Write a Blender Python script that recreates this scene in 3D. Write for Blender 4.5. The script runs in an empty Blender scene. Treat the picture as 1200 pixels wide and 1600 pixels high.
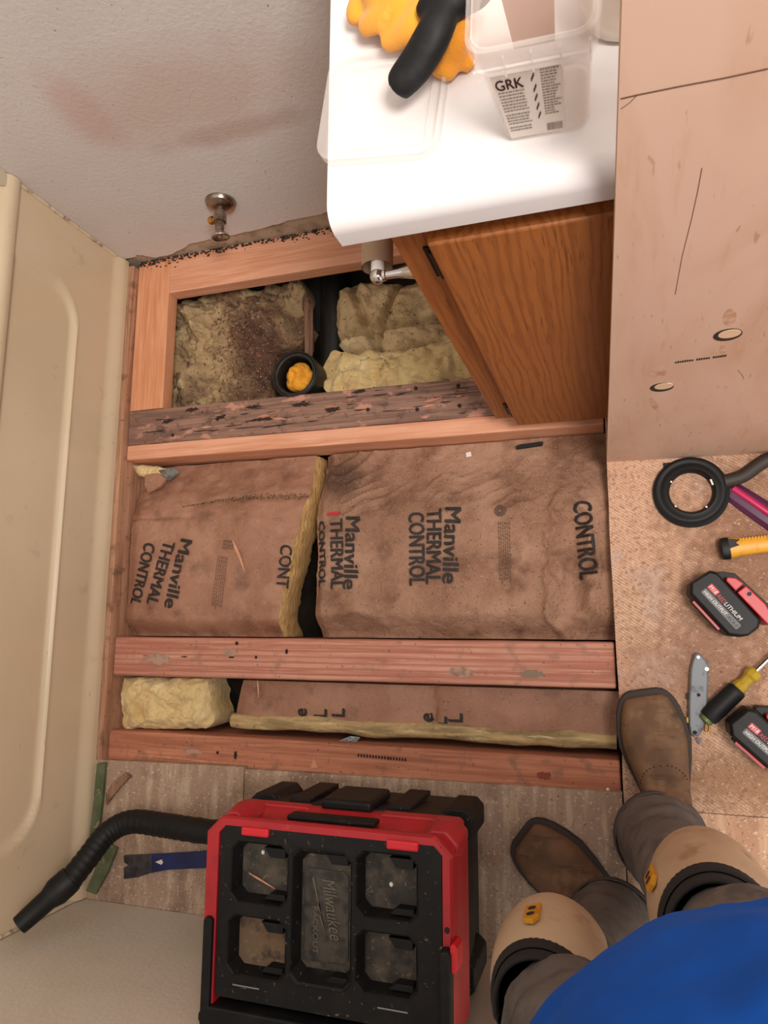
import bpy, bmesh, math, random
from mathutils import Vector, Matrix, noise as mnoise

random.seed(7)
S = bpy.context.scene
COL = S.collection
PI = math.pi

# ------------------------------------------------------------------ camera
H = 1.42                                    # lens height above the subfloor (m)
FPX = 1105.0                                # focal length in pixels of the 1200x1600 frame
R = Matrix(((0.950561913, 0.046466216, 0.307038988),
            (0.003988743, 0.986833105, -0.161692649),
            (-0.310509483, 0.154923574, 0.937860622)))
cam_data = bpy.data.cameras.new('camera')
cam = bpy.data.objects.new('camera', cam_data)
COL.objects.link(cam)
cam_data.sensor_fit = 'VERTICAL'
cam_data.sensor_height = 24.0
cam_data.lens = FPX / 1600.0 * 24.0
cam_data.clip_start = 0.02
cam.matrix_world = Matrix.Translation((0, 0, H)) @ R.to_4x4()
S.camera = cam

# ------------------------------------------------------------------ world and lamps
S.view_settings.view_transform = 'Standard'
S.view_settings.look = 'None'
S.view_settings.gamma = 1.0
S.view_settings.use_curve_mapping = False
S.view_settings.exposure = 0.36
world = bpy.data.worlds.new('world')
S.world = world
world.use_nodes = True
wb = world.node_tree.nodes['Background']
wb.inputs[0].default_value = (1.0, 0.95, 0.91, 1)
wb.inputs[1].default_value = 0.8  # even fill added in place of light bounced around the unceiled room


def area(name, loc, target, size, power, color, size_y=None):
    l = bpy.data.lights.new(name, 'AREA')
    l.energy = power
    l.color = color
    l.shape = 'RECTANGLE'
    l.size = size
    l.size_y = size_y or size
    o = bpy.data.objects.new(name, l)
    COL.objects.link(o)
    o.location = loc
    d = Vector(target) - Vector(loc)
    o.rotation_euler = d.to_track_quat('-Z', 'Y').to_euler()
    return o


# the room's own lamps, both above the picture: ceiling lamp over the floor, warm lamp on the wall over the vanity
area('ceiling_lamp_offscreen', (.6, -.1, 2.38), (-.2, .08, 0), 0.5, 36, (1.0, 0.93, 0.86))
area('vanity_lamp_offscreen', (.32, .89, 1.95), (.08, .5, .8), 0.45, 2.0, (1.0, 0.80, 0.60), 0.12)




# ------------------------------------------------------------------ pixel helpers (direction only; distance from the surface touched)
def ray(u, v):
    return R @ Vector(((u - 600) / FPX, -(v - 800) / FPX, -1.0))


def P(u, v, z=0.0):
    r = ray(u, v)
    t = (z - H) / r.z
    return Vector((r.x * t, r.y * t, z))


def PY(u, v, y):
    r = ray(u, v)
    t = y / r.y
    return Vector((r.x * t, y, H + r.z * t))


def PX(u, v, x):
    r = ray(u, v)
    t = x / r.x
    return Vector((x, r.y * t, H + r.z * t))


def P2(u, v, z=0.0):
    p = P(u, v, z)
    return (p.x, p.y)


# ------------------------------------------------------------------ materials
def lin(h):
    h = h.lstrip('#')
    out = []
    for i in (0, 2, 4):
        c = int(h[i:i + 2], 16) / 255
        out.append(c / 12.92 if c <= .04045 else ((c + .055) / 1.055) ** 2.4)
    return (*out, 1)


MATS = {}


def mat(name, col, rough=.7, metal=0.0, layers=(), bump=None, trans=0.0, coat=0.0, alpha=None, spec=.5, sheen=0.0):
    """layers: dicts col, scale (number or 3-tuple), lo, hi, fac, kind noise|voronoi|wave|blob, detail, dist"""
    if name in MATS:
        return MATS[name]
    m = bpy.data.materials.new(name)
    m.use_nodes = True
    nt = m.node_tree
    N, L = nt.nodes, nt.links
    b = N['Principled BSDF']
    b.inputs['Base Color'].default_value = lin(col)
    b.inputs['Roughness'].default_value = rough
    b.inputs['Metallic'].default_value = metal
    b.inputs['Specular IOR Level'].default_value = spec
    if trans:
        b.inputs['Transmission Weight'].default_value = trans
    if coat:
        b.inputs['Coat Weight'].default_value = coat
    if sheen:
        b.inputs['Sheen Weight'].default_value = sheen
    if alpha is not None:
        b.inputs['Alpha'].default_value = alpha
    tc = N.new('ShaderNodeTexCoord')

    def scaled(s):
        mp = N.new('ShaderNodeMapping')
        L.new(tc.outputs['Object'], mp.inputs[0])
        mp.inputs['Scale'].default_value = s if isinstance(s, tuple) else (s, s, s)
        return mp

    def tex(l):
        k = l.get('kind', 'noise')
        mp = scaled(l['scale']) if k != 'blob' else None
        if k == 'noise':
            t = N.new('ShaderNodeTexNoise')
            t.inputs['Scale'].default_value = 1
            t.inputs['Detail'].default_value = l.get('detail', 4)
            t.inputs['Roughness'].default_value = l.get('nrough', .55)
            t.inputs['Distortion'].default_value = l.get('dist', 0)
            if 'seed' in l:
                mp.inputs['Location'].default_value = (l['seed'], l['seed'] * 1.7, l['seed'] * .6)
            L.new(mp.outputs[0], t.inputs['Vector'])
            return t.outputs['Fac']
        if k == 'voronoi':
            t = N.new('ShaderNodeTexVoronoi')
            t.inputs['Scale'].default_value = 1
            L.new(mp.outputs[0], t.inputs['Vector'])
            return t.outputs['Distance']
        if k == 'wave':
            t = N.new('ShaderNodeTexWave')
            t.bands_direction = l.get('dir', 'X')
            t.inputs['Scale'].default_value = 1
            t.inputs['Distortion'].default_value = l.get('dist', 3)
            t.inputs['Detail'].default_value = l.get('detail', 2)
            t.inputs['Detail Scale'].default_value = l.get('dscale', 1)
            L.new(mp.outputs[0], t.inputs['Vector'])
            return t.outputs['Fac']
        # blob: 1 - |(p-c)/r| with noisy border
        su = N.new('ShaderNodeVectorMath'); su.operation = 'SUBTRACT'
        L.new(tc.outputs['Object'], su.inputs[0]); su.inputs[1].default_value = l['c']
        mu = N.new('ShaderNodeVectorMath'); mu.operation = 'DIVIDE'
        L.new(su.outputs[0], mu.inputs[0]); mu.inputs[1].default_value = l['r']
        ln = N.new('ShaderNodeVectorMath'); ln.operation = 'LENGTH'
        L.new(mu.outputs[0], ln.inputs[0])
        nz = N.new('ShaderNodeTexNoise'); nz.inputs['Scale'].default_value = l.get('nscale', 20)
        nz.inputs['Detail'].default_value = 4
        L.new(tc.outputs['Object'], nz.inputs['Vector'])
        ma = N.new('ShaderNodeMath'); ma.operation = 'MULTIPLY_ADD'
        L.new(nz.outputs['Fac'], ma.inputs[0]); ma.inputs[1].default_value = l.get('namp', .8)
        L.new(ln.outputs['Value'], ma.inputs[2])
        sb = N.new('ShaderNodeMath'); sb.operation = 'SUBTRACT'
        sb.inputs[0].default_value = 1 + l.get('namp', .8) * .5
        L.new(ma.outputs[0], sb.inputs[1])
        return sb.outputs[0]

    prev = None
    for l in layers:
        f = tex(l)
        mr = N.new('ShaderNodeMapRange')
        mr.inputs['From Min'].default_value = l.get('lo', .4)
        mr.inputs['From Max'].default_value = l.get('hi', .6)
        mr.inputs['To Max'].default_value = l.get('fac', 1)
        L.new(f, mr.inputs['Value'])
        mx = N.new('ShaderNodeMix'); mx.data_type = 'RGBA'
        L.new(mr.outputs[0], mx.inputs['Factor'])
        if prev is None:
            mx.inputs['A'].default_value = lin(col)
        else:
            L.new(prev, mx.inputs['A'])
        mx.inputs['B'].default_value = lin(l['col'])
        prev = mx.outputs['Result']
    if prev is not None:
        L.new(prev, b.inputs['Base Color'])
    if bump:
        bumps = bump if isinstance(bump, list) else [bump]
        last = None
        for q in bumps:
            f = tex(q)
            bp = N.new('ShaderNodeBump')
            bp.inputs['Strength'].default_value = q.get('strength', .5)
            bp.inputs['Distance'].default_value = q.get('d', .002)
            L.new(f, bp.inputs['Height'])
            if last:
                L.new(last, bp.inputs['Normal'])
            last = bp.outputs[0]
        L.new(last, b.inputs['Normal'])
    MATS[name] = m
    return m


def nz(x, y, z=0, s=1.0):
    return mnoise.noise(Vector((x * s, y * s, z * s)))


def fbm(x, y, z=0, s=1.0, o=4):
    return mnoise.fractal(Vector((x * s, y * s, z * s)), 1.0, 2.0, o)


WD = dict(kind='noise')
# floor and timber
M_floor = mat('subfloor_plywood', 'c0987c', .85, layers=[
    dict(col='a87e62', scale=6, lo=.35, hi=.65, detail=5),
    dict(col='d8b896', scale=(30, 4, 30), lo=.5, hi=.68, fac=.75, detail=4),
    dict(col='8d6a54', scale=22, lo=.55, hi=.72, fac=.6, detail=6, seed=3),
    dict(col='d9b58a', scale=9, lo=.6, hi=.7, fac=.7, seed=8),
    dict(col='6b4a38', scale=260, lo=.60, hi=.70, fac=.8, detail=2),
    dict(col='e8cfb4', scale=190, lo=.63, hi=.70, fac=.7, detail=2, seed=5)],
    bump=[dict(scale=120, strength=.5, d=.002, detail=4)])
M_floor_combed = mat('subfloor_adhesive', 'd2b096', .85, layers=[
    dict(col='c49a80', scale=5, lo=.4, hi=.65, detail=6),
    dict(kind='wave', dir='DIAGONAL', col='b98f72', scale=(70, 105, 0), dist=1.2, dscale=.6, lo=.45, hi=.65, fac=.9),
    dict(col='9c765e', scale=11, lo=.52, hi=.70, fac=.85, detail=8, nrough=.7, seed=3),
    dict(col='bda393', scale=7, lo=.60, hi=.66, fac=.6, seed=11),
    dict(kind='blob', c=(.27, .14, 0), r=(.17, .24, 1), col='86614a', lo=-.3, hi=.6, fac=.9, nscale=75, namp=2.0),
    dict(kind='blob', c=(.14, -.06, 0), r=(.10, .10, 1), col='96705a', lo=-.3, hi=.7, fac=.85, nscale=75, namp=2.0),
    dict(kind='blob', c=(.2, -.26, 0), r=(.16, .06, 1), col='8d6748', lo=-.3, hi=.6, fac=.8, nscale=60, namp=1.8),
    dict(col='77543e', scale=150, lo=.50, hi=.66, fac=.85, detail=6, nrough=.75),
    dict(col='e6cbb0', scale=200, lo=.62, hi=.70, fac=.4, detail=2, seed=5)],
    bump=[dict(kind='wave', dir='DIAGONAL', scale=(70, 105, 0), dist=1.2, dscale=.6, strength=.3, d=.001),
          dict(scale=150, strength=.5, d=.002, detail=4)])
M_floor_grey = mat('subfloor_dusty', 'a58a76', .9, layers=[
    dict(col='c0a88f', scale=(60, 8, 30), lo=.45, hi=.65, detail=5),
    dict(col='7f6553', scale=12, lo=.52, hi=.68, fac=.75, detail=6, seed=2),
    dict(col='d4c3ae', scale=150, lo=.60, hi=.68, fac=.8, detail=3, seed=4),
    dict(col='54402f', scale=170, lo=.62, hi=.70, fac=.7, detail=3)],
    bump=[dict(scale=140, strength=.6, d=.003, detail=4)])


def wood(name, c1, c2, c3, axis='x', dirt=None, rough=.75, freq=1.0, extra=()):
    s1 = {'x': (3, 55, 55), 'y': (55, 3, 55), 'z': (55, 55, 3)}[axis]
    s2 = {'x': (8, 260, 260), 'y': (260, 8, 260), 'z': (260, 260, 8)}[axis]
    s1 = tuple(v * freq for v in s1)
    ls = [dict(col=c2, scale=s1, lo=.4, hi=.6, detail=3, dist=.6),
          dict(col=c3, scale=s2, lo=.5, hi=.7, fac=.6, detail=3),
          dict(col=c2, scale=5, lo=.5, hi=.7, fac=.5)]
    if dirt:
        ls += [dict(col=dirt, scale=25, lo=.57, hi=.68, fac=.7, detail=6, seed=4),
               dict(col='3a2a22', scale=120, lo=.66, hi=.72, fac=.7, detail=3)]
    ls += list(extra)
    return mat(name, c1, rough, layers=ls, bump=[dict(scale=s2, strength=.25, d=.001, detail=3)])


M_joist = wood('reddish_fir', 'c8907a', 'b0705c', 'd8a890', 'x', '94705e', extra=[dict(kind='wave', dir='Y', col='a5644f', scale=(.6, 26, 26), dist=2.0, dscale=.5, lo=.62, hi=.9, fac=.6)])
M_joist_front = wood('orange_fir', 'c07e60', 'a5654c', 'd09672', 'x', '86624f')
M_new_x = wood('new_fir_x', 'dfa283', 'cf8f6d', 'ebb898', 'x', None)
M_new_y = wood('new_fir_y', 'dc9c74', 'cc875e', 'e9b48e', 'y', None)
M_rot = wood('rotten_fir', '94705f', '745649', 'ae8674', 'x', '4a3630', extra=[
    dict(col='c08a76', scale=(14, 30, 30), lo=.58, hi=.64, fac=.9, detail=5, seed=9),
    dict(col='2c2220', scale=(22, 60, 60), lo=.64, hi=.72, fac=.9, detail=4, seed=13)])
M_rot_shade = mat('rot_and_crack_shade', '2e211c', .95)
M_edge_wood = wood('tub_plate_wood', 'b88a6c', '95694e', 'd0a688', 'y', '6a4e3c')
M_shard = wood('weathered_shard', '94705a', '6e5140', 'b08c70', 'y', '4a382c')
M_splint = wood('splinter_wood', 'd8a080', 'c08460', 'e6b898', 'y', None)
M_oak = mat('oak_veneer', 'a5632f', .45, layers=[
    dict(kind='wave', dir='X', col='83481f', scale=(26, 26, 3.0), dist=13, detail=4, dscale=1.1, lo=.4, hi=.95, fac=.7),
    dict(col='9c5f32', scale=(300, 300, 12), lo=.5, hi=.7, fac=.6, detail=2),
    dict(col='5e3216', scale=(400, 400, 18), lo=.60, hi=.72, fac=.7, detail=2, seed=5),
    dict(col='94572a', scale=4, lo=.45, hi=.65, fac=.5)],
    bump=dict(scale=(300, 300, 12), strength=.15, d=.0005))
M_ply = mat('plywood_face', 'cca893', .7, layers=[
    dict(col='c0977f', scale=(9, 9, 3), lo=.4, hi=.65, detail=4, dist=1.0),
    dict(col='d2b29c', scale=(4, 4, 1.6), lo=.45, hi=.7, fac=.8, detail=3, seed=6),
    dict(col='b58460', scale=(60, 60, 10), lo=.58, hi=.72, fac=.35, detail=4),
    dict(col='97694c', scale=(130, 130, 26), lo=.68, hi=.74, fac=.5, detail=2, seed=2)],
    bump=dict(scale=(200, 200, 20), strength=.12, d=.0006))
M_ply_edge = mat('plywood_edge', 'cfae8e', .85, layers=[dict(kind='wave', dir='Y', col='9a7152', scale=(0, 90, 0), dist=.5, lo=.4, hi=.6)])
M_stain = mat('resin_stain', 'a9694a', .7)
# walls and tub
M_wall = mat('painted_drywall', 'd2ccca', .6, layers=[
    dict(col='ccc4c1', scale=3, lo=.4, hi=.7, detail=3),
    dict(kind='blob', c=(-.14, 0, .49), r=(.25, 1, .12), col='c4afa6', lo=-.2, hi=.6, fac=.7, nscale=9, namp=.9),
    dict(kind='blob', c=(-.34, 0, .51), r=(.06, 1, .13), col='c3a09a', lo=.0, hi=.6, fac=.5, nscale=12, namp=.9),
    dict(kind='blob', c=(-.10, 0, .385), r=(.20, 1, .035), col='b09488', lo=.0, hi=.6, fac=.5, nscale=16, namp=1.0),
    dict(col='8c7a72', scale=70, lo=.68, hi=.75, fac=.6, detail=3),
    dict(col='5a4c46', scale=110, lo=.73, hi=.76, fac=.8, detail=2, seed=7)],
    bump=[dict(scale=105, strength=.4, d=.003, detail=3), dict(scale=260, strength=.25, d=.001, detail=2)])
M_wall_front = mat('painted_wall_near', 'd3cabb', .6, layers=[
    dict(col='cabfad', scale=4, lo=.4, hi=.7, detail=3),
    dict(col='8e7d68', scale=60, lo=.70, hi=.76, fac=.5, detail=3)],
    bump=[dict(scale=110, strength=.35, d=.002, detail=3)])
M_gyp = mat('bare_gypsum', 'b09f8b', .9, layers=[
    dict(col='8f7c68', scale=30, lo=.45, hi=.7, detail=5),
    dict(col='4c3c32', scale=80, lo=.62, hi=.72, fac=.8, detail=3)], bump=dict(scale=90, strength=.5, d=.002))
M_mould = mat('mouldy_debris', '4a3830', .95, layers=[dict(col='241a16', scale=40, lo=.4, hi=.6), dict(col='7a6252', scale=90, lo=.6, hi=.7)],
              bump=dict(scale=120, strength=.9, d=.004))
M_tub = mat('tub_enamel', 'd2bfa2', .28, layers=[
    dict(col='ccb798', scale=3, lo=.4, hi=.7, detail=3),
    dict(col='97805f', scale=(90, 30, 90), lo=.71, hi=.76, fac=.6, detail=3),
    dict(col='a48d70', scale=14, lo=.66, hi=.76, fac=.4, detail=5, seed=5)], coat=.2)
M_caulk = mat('old_caulk', 'cdbb9f', .6, layers=[dict(col='8a755c', scale=60, lo=.52, hi=.68, detail=4)], bump=dict(scale=60, strength=.5, d=.003))
M_surround = mat('surround_panel', 'c9bba2', .35)
M_ground = mat('crawl_space_soil', '3a3028', 1.0, layers=[dict(col='4a3d32', scale=20, lo=.4, hi=.6)])
# insulation
M_kraft = mat('kraft_paper', 'a3765f', .62, layers=[
    dict(col='91664f', scale=6, lo=.4, hi=.65, detail=4),
    dict(col='b0856c', scale=11, lo=.5, hi=.68, fac=.7, detail=4, seed=4),
    dict(col='6a4836', scale=16, lo=.55, hi=.72, fac=.7, detail=7, seed=2),
    dict(col='c09a80', scale=340, lo=.62, hi=.70, fac=.55, detail=2),
    dict(col='4a3226', scale=210, lo=.67, hi=.72, fac=.7, detail=2, seed=9)],
    bump=[dict(scale=28, strength=.6, d=.008, detail=6, dist=.6), dict(scale=240, strength=.3, d=.0015, detail=2)])
M_kraft_dusty = mat('kraft_paper_dusty', '906a53', .85, layers=[
    dict(col='a8826a', scale=7, lo=.42, hi=.62, detail=5),
    dict(col='6a4632', scale=14, lo=.50, hi=.68, fac=.8, detail=7, seed=2),
    dict(kind='blob', c=(-.29, .15, .12), r=(.07, .06, .3), col='4a3428', lo=-.1, hi=.6, fac=.8, nscale=30, namp=1.2),
    dict(col='c0a088', scale=300, lo=.60, hi=.68, fac=.5, detail=3),
    dict(col='46301f', scale=190, lo=.64, hi=.70, fac=.75, detail=3, seed=9)],
    bump=[dict(scale=32, strength=.7, d=.009, detail=6, dist=.6), dict(scale=220, strength=.5, d=.002, detail=2)])
M_print = mat('black_print', '2b2320', .75, layers=[dict(col='6e4c3a', scale=160, lo=.60, hi=.70, fac=.7, detail=4)])
M_print_small = mat('faded_print', '5d4234', .75)
M_glass_y = mat('yellow_fiberglass', 'dec48c', .95, layers=[
    dict(col='c9a768', scale=14, lo=.45, hi=.68, detail=5),
    dict(col='e8d6a4', scale=20, lo=.55, hi=.7, fac=.7, seed=5),
    dict(col='a5825a', scale=9, lo=.6, hi=.75, fac=.5, seed=3, detail=5)],
    bump=[dict(scale=60, strength=.8, d=.008, detail=6)], sheen=.2)
M_glass_edge = mat('fiberglass_edge', 'cba468', .95, layers=[
    dict(col='ad8450', scale=(30, 30, 120), lo=.45, hi=.65, detail=5),
    dict(col='dfc290', scale=(40, 40, 160), lo=.55, hi=.7, fac=.8, seed=5)],
    bump=[dict(scale=(50, 50, 150), strength=.8, d=.006, detail=6)])
M_lip = mat('dirty_lip', 'c4a878', .95, layers=[dict(col='94805a', scale=(8, 60, 60), lo=.45, hi=.6, detail=5), dict(col='d8c898', scale=(12, 90, 90), lo=.58, hi=.7, seed=3), dict(col='5a4a34', scale=60, lo=.64, hi=.74, fac=.7)], bump=[dict(scale=60, strength=.8, d=.008, detail=6)])
M_glass_pale = mat('pale_fiberglass', 'd0b78c', .95, layers=[
    dict(col='b39a72', scale=12, lo=.42, hi=.66, detail=6),
    dict(col='d8c69c', scale=20, lo=.55, hi=.7, fac=.8, seed=5),
    dict(col='5a4431', scale=11, lo=.60, hi=.74, fac=.8, seed=13, detail=6),
    dict(col='2e221a', scale=170, lo=.64, hi=.70, fac=.85, detail=3)],
    bump=[dict(scale=50, strength=.8, d=.01, detail=6)])
M_glass_dirty = mat('soiled_fiberglass', 'b0956e', .95, layers=[
    dict(col='7c6047', scale=9, lo=.45, hi=.64, detail=6),
    dict(col='cbb488', scale=14, lo=.56, hi=.68, fac=.9, seed=5, detail=5),
    dict(kind='blob', c=(.09, -.02, .1), r=(.10, .16, .4), col='5a3a2e', lo=-.1, hi=.5, fac=.85, nscale=22, namp=1.2),
    dict(col='c0a890', scale=150, lo=.63, hi=.69, fac=.8, detail=3, seed=2),
    dict(col='3a2a22', scale=70, lo=.60, hi=.70, fac=.7, detail=6, seed=6)],
    bump=[dict(scale=45, strength=.9, d=.012, detail=6), dict(scale=160, strength=.6, d=.004, detail=3)])
# plastics and metals
M_black = mat('black_plastic', '151516', .5, spec=.25, layers=[dict(col='201f1e', scale=30, lo=.5, hi=.7, detail=5)], bump=dict(scale=300, strength=.1, d=.0005))
M_black_dusty = mat('black_plastic_dusty', '151516', .55, spec=.25, layers=[
    dict(col='22201e', scale=22, lo=.45, hi=.7, detail=5, fac=.8),
    dict(col='7d7060', scale=150, lo=.66, hi=.73, fac=.7, detail=3),
    dict(col='453f35', scale=16, lo=.62, hi=.74, fac=.5, seed=8, detail=6)], bump=dict(scale=200, strength=.2, d=.001))
M_pocket = mat('pocket_floor_dirty', '35312c', .7, layers=[
    dict(col='5d5345', scale=26, lo=.42, hi=.66, detail=6),
    dict(col='8a7862', scale=120, lo=.60, hi=.70, fac=.6, detail=3),
    dict(col='1e1c1b', scale=20, lo=.56, hi=.68, fac=.85, seed=6, detail=4)])
M_pocket_mud = mat('pocket_floor_mud', '77604a', .85, layers=[
    dict(col='3f3830', scale=22, lo=.50, hi=.60, detail=5),
    dict(col='8e765e', scale=120, lo=.58, hi=.68, fac=.6, detail=3)])
M_red = mat('red_plastic', 'b3222b', .42, layers=[
    dict(col='9c2028', scale=14, lo=.45, hi=.7, detail=4),
    dict(col='c0584f', scale=60, lo=.64, hi=.74, fac=.5, detail=5)])
M_red_bright = mat('red_plastic_bright', 'd4202c', .4)
M_rubber = mat('black_rubber', '121314', .55, spec=.3, bump=dict(scale=200, strength=.1, d=.0005))
M_pipe = mat('abs_pipe', '171817', .45, layers=[dict(col='3a332b', scale=40, lo=.56, hi=.70, fac=.7, detail=5)])
M_chrome = mat('chrome', 'cfcac6', .14, 1.0)
M_chrome_dull = mat('aged_chrome', 'a09388', .28, 1.0, layers=[dict(col='7a6758', scale=60, lo=.5, hi=.7)])
M_brass = mat('brass', 'b98a45', .35, 1.0)
M_steel = mat('steel', '9a9ba0', .35, 1.0)
M_galv = mat('galvanised_plate', '9aa0a4', .4, .9, layers=[dict(col='75797c', scale=40, lo=.45, hi=.6)])
M_knife = mat('grey_knife_paint', '7f8488', .55, .15, spec=.3, layers=[dict(col='5f6467', scale=60, lo=.55, hi=.7, detail=4)])
M_yellow = mat('yellow_plastic', 'd2951e', .45, layers=[dict(col='b97f14', scale=60, lo=.56, hi=.70, detail=4)])
M_yellow_clear = mat('amber_plastic', 'c9a824', .2, trans=.35)
M_blue_steel = mat('blue_painted_steel', '1d2b62', .4, layers=[dict(col='14204a', scale=20, lo=.4, hi=.6)])
M_bare_steel = mat('worn_steel', '5d5e66', .4, .8, layers=[dict(col='474850', scale=50, lo=.45, hi=.65)])
M_green = mat('green_painted_wood', '5e6549', .7, layers=[dict(col='4c5438', scale=30, lo=.4, hi=.6), dict(col='a79b80', scale=60, lo=.62, hi=.70, fac=.8, detail=4)])
M_magenta = mat('magenta_plastic', 'b01c50', .3)
M_purple = mat('purple_film', '5b2a4c', .25, trans=.3)
M_white_lam = mat('white_laminate', 'dcd7d7', .28, layers=[dict(col='d6d0d0', scale=4, lo=.4, hi=.7), dict(col='8a7f78', scale=120, lo=.78, hi=.80, fac=.7)])
M_sink = mat('white_porcelain', 'ece4d8', .2)
M_card = mat('cardboard_core', 'ab8e72', .8, bump=dict(scale=(200, 20, 200), strength=.1, d=.0005))
M_white_pl = mat('white_plastic', 'e8e4e0', .35)
M_clear = mat('frosted_polypropylene', 'f3ece8', .28, spec=.5, alpha=.20)
M_clear_wall = mat('cloudy_polypropylene', 'f2e6dc', .32, spec=.5, alpha=.26)
M_label = mat('paper_label', 'e2d8cd', .6)
M_label_pink = mat('rust_label', 'c9937c', .6)
M_ink = mat('label_ink', '94857a', .7)
M_ink_red = mat('label_ink_maroon', '4a1218', .6)
M_orange = mat('orange_knit', 'eda02c', .9, layers=[dict(col='d98518', scale=20, lo=.45, hi=.7, detail=4), dict(col='f6be52', scale=40, lo=.55, hi=.7, fac=.6)],
               bump=dict(kind='wave', dir='DIAGONAL', scale=(260, 260, 260), dist=2, strength=.35, d=.0012), sheen=.3)
M_latex = mat('black_latex_coating', '121213', .6, spec=.25, layers=[dict(col='1f1f20', scale=40, lo=.5, hi=.7)], bump=dict(scale=160, strength=.25, d=.001))
M_rag = mat('orange_rag', 'eaa22c', .9, layers=[dict(col='c27f1c', scale=60, lo=.45, hi=.65)], bump=dict(scale=160, strength=.4, d=.002))
# clothing
M_boot = mat('brown_nubuck', '73553c', .8, layers=[
    dict(col='5c4330', scale=18, lo=.42, hi=.64, detail=5),
    dict(col='8b6c50', scale=26, lo=.52, hi=.7, fac=.8, detail=5, seed=4),
    dict(col='4a3424', scale=(12, 80, 30), lo=.56, hi=.70, fac=.75, detail=4, seed=8)],
    bump=[dict(scale=70, strength=.4, d=.002, detail=5)])
M_sole = mat('dark_rubber_sole', '2b2523', .75, layers=[dict(col='3c332e', scale=60, lo=.5, hi=.65)])
M_jeans = mat('charcoal_denim', '645d59', .92, layers=[
    dict(col='6d655f', scale=14, lo=.45, hi=.66, detail=5),
    dict(col='474140', scale=24, lo=.5, hi=.66, fac=.7, seed=4, detail=5),
    dict(col='7a6c60', scale=9, lo=.58, hi=.70, fac=.5, seed=7)],
    bump=[dict(scale=600, strength=.25, d=.0006), dict(scale=26, strength=.5, d=.008, detail=3)])
M_hem = mat('denim_hem', '4c4644', .92, bump=dict(scale=500, strength=.3, d=.0008))
M_pad = mat('beige_knee_cap', 'c6ae90', .6, layers=[
    dict(col='b3967a', scale=10, lo=.4, hi=.66, detail=4),
    dict(col='8e6b48', scale=26, lo=.58, hi=.72, fac=.6, seed=3, detail=5)], bump=dict(scale=60, strength=.2, d=.001))
M_foam = mat('black_neoprene', '222020', .85, bump=dict(scale=300, strength=.3, d=.001))
M_shirt = mat('blue_jersey', '0d55b8', .9, spec=.2, layers=[dict(col='0a47a0', scale=7, lo=.4, hi=.65, detail=3)],
              bump=[dict(scale=9, strength=.35, d=.02, detail=2), dict(scale=700, strength=.15, d=.0005)])
M_skin = mat('skin', 'c08a6a', .55)
M_hair = mat('brown_hair', '3b2a20', .7)


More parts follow.
